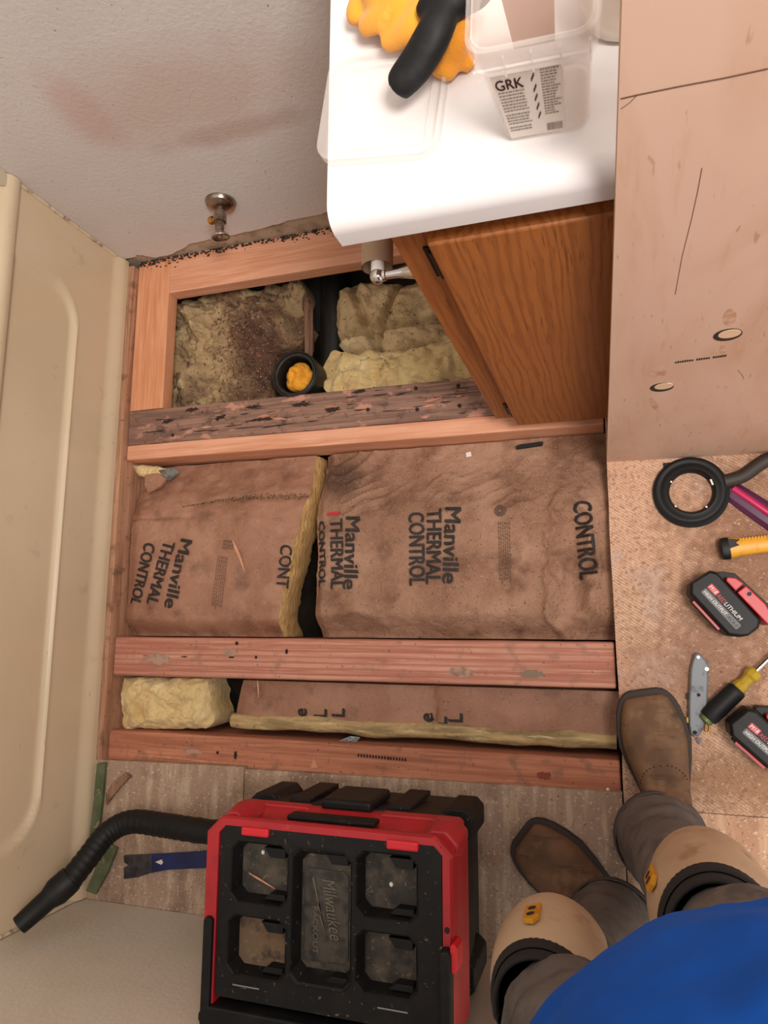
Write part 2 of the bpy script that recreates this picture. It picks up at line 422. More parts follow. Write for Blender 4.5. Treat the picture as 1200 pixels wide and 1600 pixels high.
# ------------------------------------------------------------------ mesh builder
class B:
    def __init__(self):
        self.bm = bmesh.new()

    def _v(self, pts, M=None):
        return [self.bm.verts.new(M @ Vector(p) if M else Vector(p)) for p in pts]

    def face(self, vs):
        try:
            return self.bm.faces.new(vs)
        except ValueError:
            return None

    def poly(self, pts, M=None):
        self.face(self._v(pts, M))
        return self

    def box(self, a, b, M=None):
        x0, y0, z0 = a
        x1, y1, z1 = b
        v = self._v([(x0, y0, z0), (x1, y0, z0), (x1, y1, z0), (x0, y1, z0),
                     (x0, y0, z1), (x1, y0, z1), (x1, y1, z1), (x0, y1, z1)], M)
        for f in ((3, 2, 1, 0), (4, 5, 6, 7), (0, 1, 5, 4), (1, 2, 6, 5), (2, 3, 7, 6), (3, 0, 4, 7)):
            self.face([v[i] for i in f])
        return self

    def loft(self, rings, cap=True, closed=True, M=None):
        rows = [self._v(r, M) for r in rings]
        n = len(rows[0])
        m = n if closed else n - 1
        for a, b in zip(rows, rows[1:]):
            for i in range(m):
                self.face([a[i], a[(i + 1) % n], b[(i + 1) % n], b[i]])
        if cap and closed:
            self.face(list(reversed(rows[0])))
            self.face(rows[-1])
        return self

    def prism(self, pts, z0, z1, M=None):
        return self.loft([[(x, y, z0) for x, y in pts], [(x, y, z1) for x, y in pts]], M=M)

    def lathe(self, prof, n=24, M=None, cap=True):
        rings = [[(r * math.cos(2 * PI * i / n), r * math.sin(2 * PI * i / n), z) for i in range(n)] for r, z in prof]
        return self.loft(rings, cap=cap, M=M)

    def tube(self, path, r, n=10, cap=True, flat=1.0):
        path = [Vector(p) for p in path]
        k = len(path)
        rs = r if isinstance(r, (list, tuple)) else [r] * k
        rings = []
        up = Vector((0, 0, 1))
        for i, p in enumerate(path):
            t = (path[min(i + 1, k - 1)] - path[max(i - 1, 0)]).normalized()
            if abs(t.dot(up)) > .98:
                side = Vector((1, 0, 0))
            else:
                side = t.cross(up).normalized()
            w = side.cross(t).normalized()
            rings.append([p + (side * math.cos(2 * PI * j / n) + w * flat * math.sin(2 * PI * j / n)) * rs[i] for j in range(n)])
        return self.loft(rings, cap=cap)

    def ellipsoid(self, c, r, n=16, m=10, M=None):
        c = Vector(c)
        rings = []
        for j in range(m + 1):
            a = PI * (j / m) - PI / 2
            a = max(min(a, PI / 2 - .05), -PI / 2 + .05)
            rings.append([(c.x + r[0] * math.cos(a) * math.cos(2 * PI * i / n), c.y + r[1] * math.cos(a) * math.sin(2 * PI * i / n), c.z + r[2] * math.sin(a)) for i in range(n)])
        return self.loft(rings, M=M)

    def grid(self, fn, nu, nv):
        rows = [[self.bm.verts.new(fn(i / nu, j / nv)) for i in range(nu + 1)] for j in range(nv + 1)]
        for j in range(nv):
            for i in range(nu):
                self.face([rows[j][i], rows[j][i + 1], rows[j + 1][i + 1], rows[j + 1][i]])
        return self

    def build(self, name, m, parent=None, smooth=False, bevel=0, segs=2, label=None, cat=None, group=None, kind=None, angle=30, solid=0, subd=0):
        bm = self.bm
        bmesh.ops.recalc_face_normals(bm, faces=bm.faces)
        if parent is not None:
            off = root_of(parent).location.copy()
        else:
            xs = [v.co for v in bm.verts]
            off = Vector(((min(p.x for p in xs) + max(p.x for p in xs)) / 2,
                          (min(p.y for p in xs) + max(p.y for p in xs)) / 2, min(p.z for p in xs)))
        for v in bm.verts:
            v.co -= off
        if smooth:
            for e in bm.edges:
                e.smooth = not (len(e.link_faces) == 2 and e.calc_face_angle(0) > math.radians(48))
        me = bpy.data.meshes.new(name)
        bm.to_mesh(me)
        bm.free()
        me.materials.append(m)
        if smooth:
            for p in me.polygons:
                p.use_smooth = True
        o = bpy.data.objects.new(name, me)
        COL.objects.link(o)
        if parent is not None:
            o.parent = parent
        else:
            o.location = off
        if solid:
            s = o.modifiers.new('thick', 'SOLIDIFY'); s.thickness = solid; s.offset = -1
        if bevel:
            md = o.modifiers.new('bevel', 'BEVEL')
            md.width = bevel
            md.segments = segs
            md.limit_method = 'ANGLE'
            md.angle_limit = math.radians(angle)
        if subd:
            s = o.modifiers.new('subd', 'SUBSURF'); s.levels = subd; s.render_levels = subd
        tag(o, label, cat, group, kind)
        return o


def root_of(o):
    while o.parent is not None:
        o = o.parent
    return o


def tag(o, label=None, cat=None, group=None, kind=None):
    for k, v in (('label', label), ('category', cat), ('group', group), ('kind', kind)):
        if v:
            o[k] = v
    return o


def thing(name, label, cat, loc, group=None):
    o = bpy.data.objects.new(name, None)
    COL.objects.link(o)
    o.empty_display_size = .05
    o.location = Vector(loc)
    return tag(o, label, cat, group)


def frame(origin, e1, e3=(0, 0, 1)):
    """matrix with local x along e1, local z along e3"""
    z = Vector(e3).normalized()
    x = Vector(e1)
    x = (x - z * x.dot(z)).normalized()
    y = z.cross(x)
    M = Matrix((x, y, z)).transposed().to_4x4()
    M.translation = Vector(origin)
    return M


_fonts = {}


def text_pts(body, offset=0.0, shear=0.0):
    """triangulated text, unit box: returns verts (x in 0..1 of own width, y in 0..1 of cap height), faces, aspect"""
    key = (body, offset, shear)
    if key in _fonts:
        return _fonts[key]
    cu = bpy.data.curves.new('t', 'FONT')
    cu.body = body
    cu.offset = offset
    cu.shear = shear
    cu.resolution_u = 3
    ob = bpy.data.objects.new('t', cu)
    COL.objects.link(ob)
    bpy.context.view_layer.update()
    dg = bpy.context.evaluated_depsgraph_get()
    me = bpy.data.meshes.new_from_object(ob.evaluated_get(dg))
    bm = bmesh.new()
    bm.from_mesh(me)
    bmesh.ops.triangulate(bm, faces=bm.faces)
    vs = [(v.co.x, v.co.y) for v in bm.verts]
    bm.verts.index_update()
    fs = [[v.index for v in f.verts] for f in bm.faces]
    bm.free()
    bpy.data.meshes.remove(me)
    bpy.data.objects.remove(ob)
    bpy.data.curves.remove(cu)
    x0 = min(v[0] for v in vs); x1 = max(v[0] for v in vs)
    cap = .72
    out = [((x - x0) / (x1 - x0), y / cap) for x, y in vs], fs, (x1 - x0) / cap
    _fonts[key] = out
    return out


def text_build(b, body, fn, offset=0.0, shear=0.0, cuts=0):
    vs, fs, asp = text_pts(body, offset, shear)
    t = bmesh.new()
    nv = [t.verts.new((x, y, 0)) for x, y in vs]
    for f in fs:
        try:
            t.faces.new([nv[i] for i in f])
        except ValueError:
            pass
    if cuts:
        bmesh.ops.subdivide_edges(t, edges=t.edges, cuts=cuts, use_grid_fill=True)
        bmesh.ops.triangulate(t, faces=t.faces)
    t.verts.index_update()
    mp = [b.bm.verts.new(fn(v.co.x, v.co.y)) for v in t.verts]
    for f in t.faces:
        b.face([mp[v.index] for v in f.verts])
    t.free()
    return asp


def catmull(pts, n=6):
    pts = [Vector(p) for p in pts]
    out = []
    for i in range(len(pts) - 1):
        p0 = pts[max(i - 1, 0)]; p1 = pts[i]; p2 = pts[i + 1]; p3 = pts[min(i + 2, len(pts) - 1)]
        for k in range(n):
            t = k / n
            out.append(.5 * ((2 * p1) + (p2 - p0) * t + (2 * p0 - 5 * p1 + 4 * p2 - p3) * t * t + (3 * p1 - p0 - 3 * p2 + p3) * t ** 3))
    out.append(pts[-1])
    return out


def rrect(x0, y0, x1, y1, r, n=5):
    pts = []
    for cx, cy, a in ((x1 - r, y0 + r, -PI / 2), (x1 - r, y1 - r, 0), (x0 + r, y1 - r, PI / 2), (x0 + r, y0 + r, PI)):
        for i in range(n + 1):
            t = a + PI / 2 * i / n
            pts.append((cx + r * math.cos(t), cy + r * math.sin(t)))
    return pts


def lerp(a, b, t):
    return a + (b - a) * t


def smooth01(t):
    t = max(0, min(1, t))
    return t * t * (3 - 2 * t)


def remesh(o, voxel, it=8):
    r = o.modifiers.new('remesh', 'REMESH')
    r.mode = 'VOXEL'
    r.voxel_size = voxel
    r.use_smooth_shade = True
    s = o.modifiers.new('smooth', 'SMOOTH')
    s.factor = .5
    s.iterations = it


def crumple(o, size, strength):
    t = bpy.data.textures.new('folds', 'CLOUDS')
    t.noise_scale = size
    t.noise_depth = 2
    d = o.modifiers.new('folds', 'DISPLACE')
    d.texture = t
    d.texture_coords = 'LOCAL'
    d.strength = strength
    d.mid_level = .5

# ================================================================== THE SETTING
JT = -0.018                                  # top of the joists, under the 18 mm subfloor
WY = 0.937                                   # back wall face
TX = -1.177                                  # tub apron face

B().box((-2.2, -1.4, -.62), (1.6, 1.6, -.6)).build('ground', M_ground, kind='structure', label='dark soil of the crawl space under the joists')

blocker = B()  # unseen ring added to stop light leaking in under the floor
for a_, b_ in (((-2.0, -1.27, -.6), (1.32, -1.25, -.0185)), ((-2.0, .96, -.6), (1.32, .98, -.0185)), ((-2.0, -1.25, -.6), (-1.98, .96, -.0185)), ((1.3, -1.25, -.6), (1.32, .96, -.0185))):
    blocker.box(a_, b_)
blocker.build('wall_light_block', mat('light_block_grey', '8a857c', .9), kind='structure', label='unseen added wall keeping light out of the crawl space')

# subfloor: four sheets around the opening
floor = thing('floor', 'stripped plywood subfloor around the opening', 'floor', (0, 0, -.018))
del floor['category']
floor['kind'] = 'structure'
XR = -.006                                   # right side of the opening
seamx = -.779
yl, yr = P(160, 1188).y, P(970, 1238).y


def panel(pts, m):
    B().prism(pts, -.018, 0).build('subfloor_panel', m, floor, bevel=.0012)


fy = lambda x: lerp(yl, yr, (x - TX) / (XR - TX))
panel([(TX - .02, -1.25), (seamx - .001, -1.25), (seamx - .001, fy(seamx) + .004), (TX - .02, yl)], M_floor_grey)
panel([(seamx + .001, -1.25), (XR - .001, -1.25), (XR - .001, yr), (seamx + .001, fy(seamx))], M_floor_grey)
edge = []
for i in range(26):                          # slightly wandering saw cut
    y = lerp(-.318, .95, i / 25)
    edge.append((XR + .0025 * nz(y * 9, 3) + .004 * nz(y * 2.2, 8), y))
panel([(1.3, -.316)] + [(1.3, .95)] + list(reversed(edge)), M_floor_combed)
panel([(XR + .001, -1.25), (1.3, -1.25), (1.3, -.3185), (XR + .001, -.3185)], M_floor)

# back wall: painted board with a torn lower edge over bare gypsum
wall = thing('wall_back', 'textured white painted wall with torn lower edge', 'wall', (-.55, WY, -.03))
del wall['category']
wall['kind'] = 'structure'
low = [(-1.95, .02), (-1.13, .017)]
ctrl = [(212, 398), (240, 402), (260, 400), (280, 392), (295, 382), (325, 375), (365, 367), (410, 357), (450, 345), (500, 335), (530, 325)]
pts = [PY(u, v, WY) for u, v in ctrl]
for a, b in zip(pts, pts[1:]):
    for k in range(5):
        t = k / 5
        q = a.lerp(b, t)
        low.append((q.x, q.z + .005 * nz(q.x * 40, 1) + .002 * nz(q.x * 130, 2)))
low += [(pts[-1].x, pts[-1].z), (-.3, .03), (.85, .03)]
MW = Matrix(((1, 0, 0, 0), (0, 0, 1, 0), (0, 1, 0, 0), (0, 0, 0, 1)))   # (x,z,y)->(x,y,z)
bb = B()
top = [(x, 2.35) for x, _ in low]
bb.loft([[(x, WY, z) for x, z in low], [(x, WY + .006, z) for x, z in low]], cap=False, closed=False)
for y in (WY, WY + .006):
    r0 = [bb.bm.verts.new((x, y, z)) for x, z in low]
    r1 = [bb.bm.verts.new((x, y, z)) for x, z in top]
    for i in range(len(low) - 1):
        bb.face([r0[i], r0[i + 1], r1[i + 1], r1[i]])
bb.build('painted_board', M_wall, wall)
B().box((-1.95, WY + .006, -.06), (.85, WY + .02, 2.35)).build('gypsum_core', M_gyp, wall)
# mould and torn crumbs along the base of the wall
bb = B()
for i in range(420):
    x = -1.145 + .575 * random.random() ** 1.3
    y = WY + .004 - abs(random.gauss(0, .0065)) if random.random() < .95 else random.uniform(WY - .03, WY)
    s = random.uniform(.001, .0036)
    bb.ellipsoid((x, y, JT + s * .4), (s * random.uniform(.7, 1.8), s * .8, s * .7), 5, 4, Matrix.Identity(4))
bb.build('mould_crumbs', M_mould, wall, kind='stuff')
# left wall above the tub, near wall with a doorway to its right
B().box((-1.98, -.72, -.02), (-1.95, WY + .02, 2.35)).build('wall_left', M_surround, kind='structure', label='plain wall at the far side of the bathtub')
FW = -.603
wf = B().box((-1.95, FW - .1, 0), (-.17, FW, 2.35)).build('wall_front', M_wall_front, kind='structure', bevel=.004, label='beige painted wall behind the red and black vacuum')

# ================================================================== TIMBER
def joist(name, y0, y1, z0, z1, m, label, x0=-1.1492, x1=XR - .002, bevel=.003, group=None):
    n = 26
    bb_ = B()
    rings = []
    for i in range(n + 1):
        x = lerp(x0, x1, i / n)
        a = lerp(y0[0], y0[1], i / n); c = lerp(y1[0], y1[1], i / n)
        w = .0008 * nz(x * 14, y0[0] * 30)
        rings.append([(x, a + w, z0), (x, c + w, z0), (x, c + w, z1 + .0006 * nz(x * 25, 4)), (x, a + w, z1 + .0006 * nz(x * 25, 9))])
    bb_.loft(rings)
    return bb_.build(name, m, bevel=bevel, label=label, cat='joist', group=group)


a1, a2 = P(180, 995, JT), P(958, 1003, JT)
c1, c2 = P(172, 1055, JT), P(960, 1076, JT)
J1 = joist('floor_joist', (c1.y, c2.y), (a1.y, a2.y), -.2, JT, M_joist, 'reddish fir floor joist with grey plaster smears between the two insulated bays', bevel=.004)
b1, b2 = P(165, 1140, JT), P(968, 1188, JT)
J0 = joist('floor_joist', (b1.y - .089, b2.y - .089), (b1.y, b2.y), -.2, JT - .0003, M_joist_front, 'orange fir floor joist half covered by the dusty subfloor beside the vacuum', bevel=.004)
o1, o2 = P(210, 640, JT), P(720, 595, JT)
k1, k2 = P(205, 693, JT), P(943, 648, JT)
ys = (.449, .442)
J2 = joist('floor_joist', ys, (.537, .530), -.2, JT, M_rot, 'dark rotten floor joist under the vanity with splintered charred top', bevel=.003)
J3 = joist('sister_joist', (.411, .404), (.4485, .4415), -.107, JT, M_new_x, 'pale new timber joist fixed along the rotten joist', bevel=.003)
# rotten pockets, splinters and nail holes on the old joist
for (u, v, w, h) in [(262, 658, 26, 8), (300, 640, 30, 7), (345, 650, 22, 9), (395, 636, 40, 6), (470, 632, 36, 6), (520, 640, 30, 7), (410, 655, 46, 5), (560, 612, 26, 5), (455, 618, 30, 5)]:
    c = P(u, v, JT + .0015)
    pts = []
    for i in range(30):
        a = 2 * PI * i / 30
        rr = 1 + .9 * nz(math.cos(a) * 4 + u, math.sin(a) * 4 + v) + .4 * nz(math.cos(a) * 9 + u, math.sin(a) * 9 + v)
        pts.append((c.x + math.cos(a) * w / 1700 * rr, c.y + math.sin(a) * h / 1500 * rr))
    B().prism(pts, JT - .0005, JT + .0012).build('rot_pocket', M_rot_shade, J2)
for i in range(26):
    u = random.uniform(300, 720); v = lerp(655, 612, (u - 300) / 420) + random.uniform(-14, 18)
    c = P(u, v, JT + .002)
    l = random.uniform(.012, .05); w = random.uniform(.0015, .004)
    Mx = Matrix.Translation(c) @ Matrix.Rotation(random.uniform(-.25, .2), 4, 'Z')
    B().prism([(-l / 2, 0), (-l * .2, -w), (l * .4, -w * .6), (l / 2, 0), (l * .1, w * .8)], -.002, .0018, Mx).build('splinter', M_shard if i % 3 else M_joist, J2)
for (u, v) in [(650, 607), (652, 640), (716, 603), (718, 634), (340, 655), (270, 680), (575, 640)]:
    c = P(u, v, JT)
    B().lathe([(.0045, JT - .002), (.0045, JT + .0014)], 10, Matrix.Translation((c.x, c.y, 0))).build('nail_hole', M_rot_shade, J2)
for i in range(34):  # raised dark slivers: the shade inside cracks is put into their colour
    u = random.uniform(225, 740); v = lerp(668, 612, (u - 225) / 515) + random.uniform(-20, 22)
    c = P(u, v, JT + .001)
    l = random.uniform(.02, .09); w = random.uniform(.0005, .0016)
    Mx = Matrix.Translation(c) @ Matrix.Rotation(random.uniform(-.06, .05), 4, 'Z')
    B().prism([(-l / 2, 0), (-l * .2, -w), (l * .25, -w * .7 + .001), (l / 2, .001), (l * .1, w), (-l * .3, w * .8)], -.001, .0006, Mx).build('crack_shade', M_rot_shade, J2)
# plaster smears and nail stains on the middle joist
M_plaster = mat('plaster_smear', 'b08f7b', .9, layers=[dict(col='8d7060', scale=60, lo=.45, hi=.65)])
M_putty = mat('grey_putty', '8a7766', .9)


def smear(J, cu, cv, w, h, m, z=JT, seed=0, name='plaster_smear'):
    c = P(cu, cv, z)
    pts = []
    for i in range(22):
        a = 2 * PI * i / 22
        rr = 1 + .5 * nz(math.cos(a) * 2.3 + seed, math.sin(a) * 2.3 + seed * 2)
        pts.append((c.x + math.cos(a) * w / 1480 * rr, c.y + math.sin(a) * h / 1480 * rr))
    B().prism(pts, z - .0012, z + .0009).build(name, m, J)


smear(J1, 248, 1030, 48, 18, M_plaster, seed=3)
smear(J1, 360, 1020, 26, 12, M_plaster, seed=7)
smear(J1, 832, 1053, 34, 13, M_putty, seed=11)
smear(J1, 720, 1050, 40, 14, M_plaster, seed=15)
smear(J0, 300, 1174, 40, 8, M_plaster, seed=5)
for J, lst in ((J1, [(288, 1026, 12, 2), (362, 1027, 10, 3), (448, 1018, 5, 8), (370, 1005, 6, 6), (400, 1027, 4, 5)]), (J0, [(368, 1180, 5, 12), (340, 1176, 4, 5)])):
    for i, (u, v, w, h) in enumerate(lst):
        smear(J, u, v, w, h, M_rot_shade, z=JT + .0004, seed=20 + i, name='nail_stain')
knot = mat('fir_knot', '8a4632', .8)
smear(J0, 850, 1212, 20, 11, knot, seed=31, name='knot')
pp = [P(u, v, JT + .001) for u, v in ((484, 1201), (497, 1199), (491, 1184))]
B().loft([[p + Vector((0, 0, -.001)) for p in pp], [p + Vector((0, 0, .0014)) for p in pp]]).build('splinter', M_splint, J0)
for (u0, v0, u1, v1) in ((215, 1180, 330, 1190), (300, 1189, 372, 1194), (560, 1216, 640, 1226)):
    a_, b_ = P(u0, v0, JT + .001), P(u1, v1, JT + .001)
    B().tube([a_, a_.lerp(b_, .4) + Vector((0, .001, .0006)), b_], [.0008, .0018, .0006], 6).build('splinter', M_splint, J0)
# stamped grade marks on the front joist
bb = B()
for i in range(17):
    p0 = P(560 + i * 4.6, 1180 + i * .45, JT + .0008)
    bb.box((p0.x - .0016, p0.y - .003, p0.z - .001), (p0.x + .0014, p0.y + .003, p0.z + .0004))
bb.build('grade_stamp', M_rot_shade, J0)
# new flat blocking around the back bay
B().box((-1.1485, .538, JT - .038), (-1.052, .9425, JT)).build('blocking_board', M_new_y, bevel=.002, label='pale flat board laid along the tub side of the back bay', cat='board')
B().box((-1.0515, .842, JT - .0385), (XR, .9425, JT + .0004)).build('ledger_board', M_new_x, bevel=.002, label='pale flat board laid along the base of the back wall', cat='board')
# plate edge along the tub
bb = B()
rings = []
for i in range(41):
    y = lerp(-.312, .925, i / 40)
    w = .0022 * nz(y * 16, 3)
    rings.append([(-1.172, y, -.12), (-1.1515 + w * .6, y, -.12), (-1.151 + w * .6, y, -.001 + w * .5), (-1.172, y, -.0006)])
bb.loft(rings)
bb.build('sole_plate', M_edge_wood, label='frayed wooden plate edge along the foot of the bathtub', cat='board')
bb = B()

# ================================================================== BATHTUB
tub = thing('bathtub', 'almond enamel bathtub with a panelled apron', 'bathtub', (-1.5, .17, 0))
y0t, y1t = FW + .002, WY - .001


def apron(a, b):
    # a along y, b up
    y = lerp(y0t, y1t, a)
    z = lerp(0.0005, .352, b)
    # panel depth mask
    px0, px1, pz0, pz1, rr = -.44, .78, .155, .42, .09
    dx = max(px0 + rr - y, 0, y - (px1 - rr)); dz = max(pz0 + rr - z, 0)
    d = rr - math.hypot(dx, dz) if (dx > 0 or dz > 0) else rr
    t = smooth01((d + .006) / .012)
    ridge = math.exp(-((d) / .006) ** 2) * .004
    x = TX + ridge - .010 * t
    x += .012 * smooth01((.05 - z) / .04)          # flared foot
    return (x, y, z)


B().grid(apron, 150, 70).build('apron', M_tub, tub, smooth=True)
# rolled rim and basin
prof = [(TX - .01, .350), (TX + .008, .352), (TX + .014, .362), (TX + .012, .380), (TX - .004, .392), (TX - .07, .392), (TX - .1, .38), (TX - .14, .1), (TX - .25, .06), (-1.7, .06), (-1.84, .1), (-1.88, .38), (-1.9, .392), (-1.948, .392)]
bb = B()
bb.loft([[(x, y0t, z) for x, z in prof], [(x, y0t + .06, z) for x, z in prof], [(x, y1t - .06, z) for x, z in prof], [(x, y1t, z) for x, z in prof]], closed=False, cap=False)
bb.build('rim', M_tub, tub, smooth=True)
bb = B()
rings = []
for i in range(30):
    z = lerp(.02, .36, i / 29)
    w = .005 + .003 * nz(z * 50, 1)
    rings.append([(TX + .001, y1t, z), (TX + .001 + w, y1t, z), (TX + .003, y1t - w, z), (TX - .004, y1t - w, z)])
bb.loft(rings)
bb.build('corner_caulk', M_caulk, tub)
bb = B()
rings = []
for i in range(30):
    z = lerp(.02, .36, i / 29)
    w = .005 + .002 * nz(z * 50, 7)
    rings.append([(TX + .001, y0t, z), (TX + .001 + w, y0t, z), (TX + .003, y0t + w, z), (TX - .004, y0t + w, z)])
bb.loft(rings)
bb.build('corner_caulk', M_caulk, tub)
bb = B()
bb.tube([(TX + .006, y1t - .016, .398), (TX - .1, y1t - .016, .402), (-1.93, y1t - .016, .402)], .017, 12)
bb.build('surround_trim', M_surround, smooth=True, label='rounded cream trim on the bathtub rim against the wall', cat='trim')

# ================================================================== INSULATION
def batt(name, label, xl, xr, ya, yb, hfun, thick, m_top, m_side, nx=70, ny=50, group='insulation batts between the joists'):
    """xl, xr: x as function of y ; facing sheet over a fiberglass slab"""
    cx = (xl((ya + yb) / 2) + xr((ya + yb) / 2)) / 2
    t = thing(name, label, 'insulation', (cx, (ya + yb) / 2, -.16), group)

    def top(a, b):
        y = lerp(ya, yb, b)
        x = lerp(xl(y), xr(y), a)
        return (x, y, hfun(x, y))
    f = B().grid(top, nx, ny).build('kraft_facing', m_top, t, smooth=True)
    bb_ = B()
    ring = []
    for i in range(nx + 1):
        ring.append((i / nx, 0))
    for j in range(1, ny + 1):
        ring.append((1, j / ny))
    for i in range(1, nx + 1):
        ring.append((1 - i / nx, 1))
    for j in range(1, ny):
        ring.append((0, 1 - j / ny))
    rows = []
    for k, (dz, bulge) in enumerate(((.0012, -.001), (.012, .004), (.03, .007), (thick * .7, .005), (thick, -.004))):
        row = []
        for a, b in ring:
            p = Vector(top(a, b))
            w = bulge + .005 * fbm(p.x, p.y, k * .3, 30) * (k > 0)
            nx_ = (-1 if a == 0 else 1 if a == 1 else 0)
            ny_ = 0
            row.append((p.x + nx_ * w, p.y + ny_ * w, p.z - dz))
        rows.append(row)
    bb_.loft(rows, cap=False)
    bb_.build('fiberglass', m_side, t, smooth=True)
    return t, f


GAPY0, GAPY1 = a1.y + .002, .4025


def xr_left(y):                                            # right edge of the left batt in the middle bay
    t = (y + .02) / .42
    return -.728 + .066 * smooth01(min(1, t * 1.15)) + .004 * nz(y * 14, 5)


def h_left(x, y):
    t = (y - GAPY0) / (GAPY1 - GAPY0)
    z = -.034 - .050 * smooth01((t - .62) / .38) - .035 * smooth01((.10 - t) / .10)
    z -= .014 * smooth01((-1.11 - x) / .04)
    z += .006 * fbm(x, y, 1, 6, 3) + .0035 * fbm(x, y * 2.2, 2, 18, 4) * (.35 + smooth01((t - .3) / .3))
    # horizontal creases
    cr = .285 + .02 * math.sin(x * 6)
    z -= .006 * math.exp(-((y - cr) / .006) ** 2) * smooth01((x + 1.0) / .1)
    z -= .005 * math.exp(-((y - .262) / .003) ** 2) * smooth01((-.95 - x) / .05)
    return z


def h_right(x, y):
    t = (y - GAPY0) / (GAPY1 - GAPY0)
    z = -.030 - .052 * smooth01((t - .60) / .40) - .045 * smooth01((.13 - t) / .13)
    z -= .02 * smooth01((-.615 - x) / .03)
    ph = (y * .86 - x * .38) * 34 + 1.4 * nz(x * 6, y * 7) + .5 * nz(x * 22, y * 18, 4)
    fr = abs((ph % 1) - .5) * 2
    rip = (math.exp(-(fr / .28) ** 2) * .0060 - .0015) * smooth01((t - .28) / .3) * smooth01(.35 + 1.6 * nz(x * 8, y * 12, 3)) * (.7 + .5 * smooth01((-.25 - x) / .3))
    z += rip + .007 * fbm(x, y, 5, 5, 3) + .0030 * fbm(x, y, 3, 22, 4)
    # torn hollow near the right edge
    d = math.hypot((x + .085) / .035, (y - .11) / .13) + .55 * fbm(x, y, 8, 16, 3)
    z -= .024 * smooth01(1.2 - d) - .008 * math.exp(-((d - 1.25) / .18) ** 2)
    d2 = math.hypot((x + .55) / .06, (y - .0) / .03)
    z -= .022 * smooth01(1.3 - d2)
    return z


bL, fL = batt('insulation_batt', 'brown paper-faced insulation batt beside the tub with a yellow cut edge', lambda y: -1.1425, xr_left, GAPY0, GAPY1, h_left, .11, M_kraft, M_glass_edge, nx=110, ny=100)
bR, fR = batt('insulation_batt', 'wide dusty rippled paper-faced insulation batt filling the middle bay', lambda y: -.640 + .004 * nz(y * 9, 2), lambda y: .03, GAPY0, GAPY1, h_right, .11, M_kraft_dusty, M_glass_edge, nx=200, ny=130)

F0, F1 = -.2335, c1.y - .0015


def h_front(x, y):
    t = (y + .235) / .115
    z = -.052 - .006 * t + .004 * fbm(x, y, 7, 8, 3) + .0015 * fbm(x, y, 3, 30, 2)
    z -= .012 * math.exp(-((x + .372) / .006) ** 2)
    z -= .02 * smooth01((-.80 - x) / .05) * (1 - t)
    return z


bF, fF = batt('insulation_batt', 'narrow paper-faced insulation batt in the front bay beside the boots', lambda y: -.850 + .25 * (y + .2335), lambda y: .02, -.2015, -.1195, h_front, .07, M_kraft, M_glass_edge, nx=90, ny=16)
# curled yellow lip along the front batt
bb = B()
path = []
rs = []
for i in range(40):
    x = lerp(-.845, -.012, i / 39)
    path.append((x, -.209 - .006 * nz(x * 7, 3) - .004 * (i / 39), -.060 + .006 * nz(x * 11, 9)))
    rs.append(.017 + .005 * nz(x * 15, 5))
bb.tube(path, rs, 10, flat=.9)
bb.build('fiberglass_lip', M_lip, bF, smooth=True)


CLUMPS = []


def fluff(name, label, pts_px, z, amp, m, thick=.09, seed=0, scale=18, dome=.02, nx=60, group='loose insulation pieces', fold=None, clipx=None):
    """irregular insulation clump: star-shaped outline from pixels at height z, domed noisy top"""
    pts = [P(u, v, z) for u, v in pts_px]
    c = sum(pts, Vector()) / len(pts)
    n = 130
    outl = []
    # resample boundary by angle-free arc length
    closed = pts + [pts[0]]
    L_ = [0]
    for a_, b_ in zip(closed, closed[1:]):
        L_.append(L_[-1] + (b_ - a_).length)
    for i in range(n):
        s_ = L_[-1] * i / n
        k = max(j for j in range(len(L_) - 1) if L_[j] <= s_)
        t_ = (s_ - L_[k]) / max(1e-6, L_[k + 1] - L_[k])
        q = closed[k].lerp(closed[k + 1], t_)
        q = q + Vector((nz(q.x * 30, q.y * 30, seed) * .006, nz(q.x * 30, q.y * 30, seed + 7) * .006, 0))
        outl.append(q)
    rings = []
    m_r = 44
    for j in range(m_r + 1):
        f_ = 1 - j / m_r
        row = []
        for q in outl:
            p = c.lerp(q, max(f_, .015))
            h = z + dome * (1 - f_ ** 4) + amp * fbm(p.x, p.y, seed, scale, 4) + amp * .4 * fbm(p.x, p.y, seed + 3, scale * 3, 3) + amp * (1.5 * abs(nz(p.x, p.y, seed + 1, scale * 1.6)) + .7 * abs(nz(p.x, p.y, seed + 2, scale * 4)) - .5)
            if fold:
                for (fx, fy_, ux, uy, w, dp) in fold:
                    dd = (p.x - fx) * uy - (p.y - fy_) * ux
                    h -= dp * math.exp(-(dd / w) ** 2)
            row.append((p.x, p.y, h))
        rings.append(row)
    low_ = [[(p[0], p[1], p[2] - .004) for p in rings[0]]]
    base = [[(p[0] + .006 * nz(p[0] * 40, p[1] * 40), p[1] + .006 * nz(p[0] * 40, p[1] * 40, 5), z - thick) for p in rings[0]]]
    bb_ = B()
    bb_.loft(base + [[(p[0] * 1, p[1], z - thick * .4) for p in rings[0]]] + rings)
    o_ = bb_.build(name, m, smooth=True, label=label, cat='insulation', group=group)
    CLUMPS.append((o_, z))
    return o_


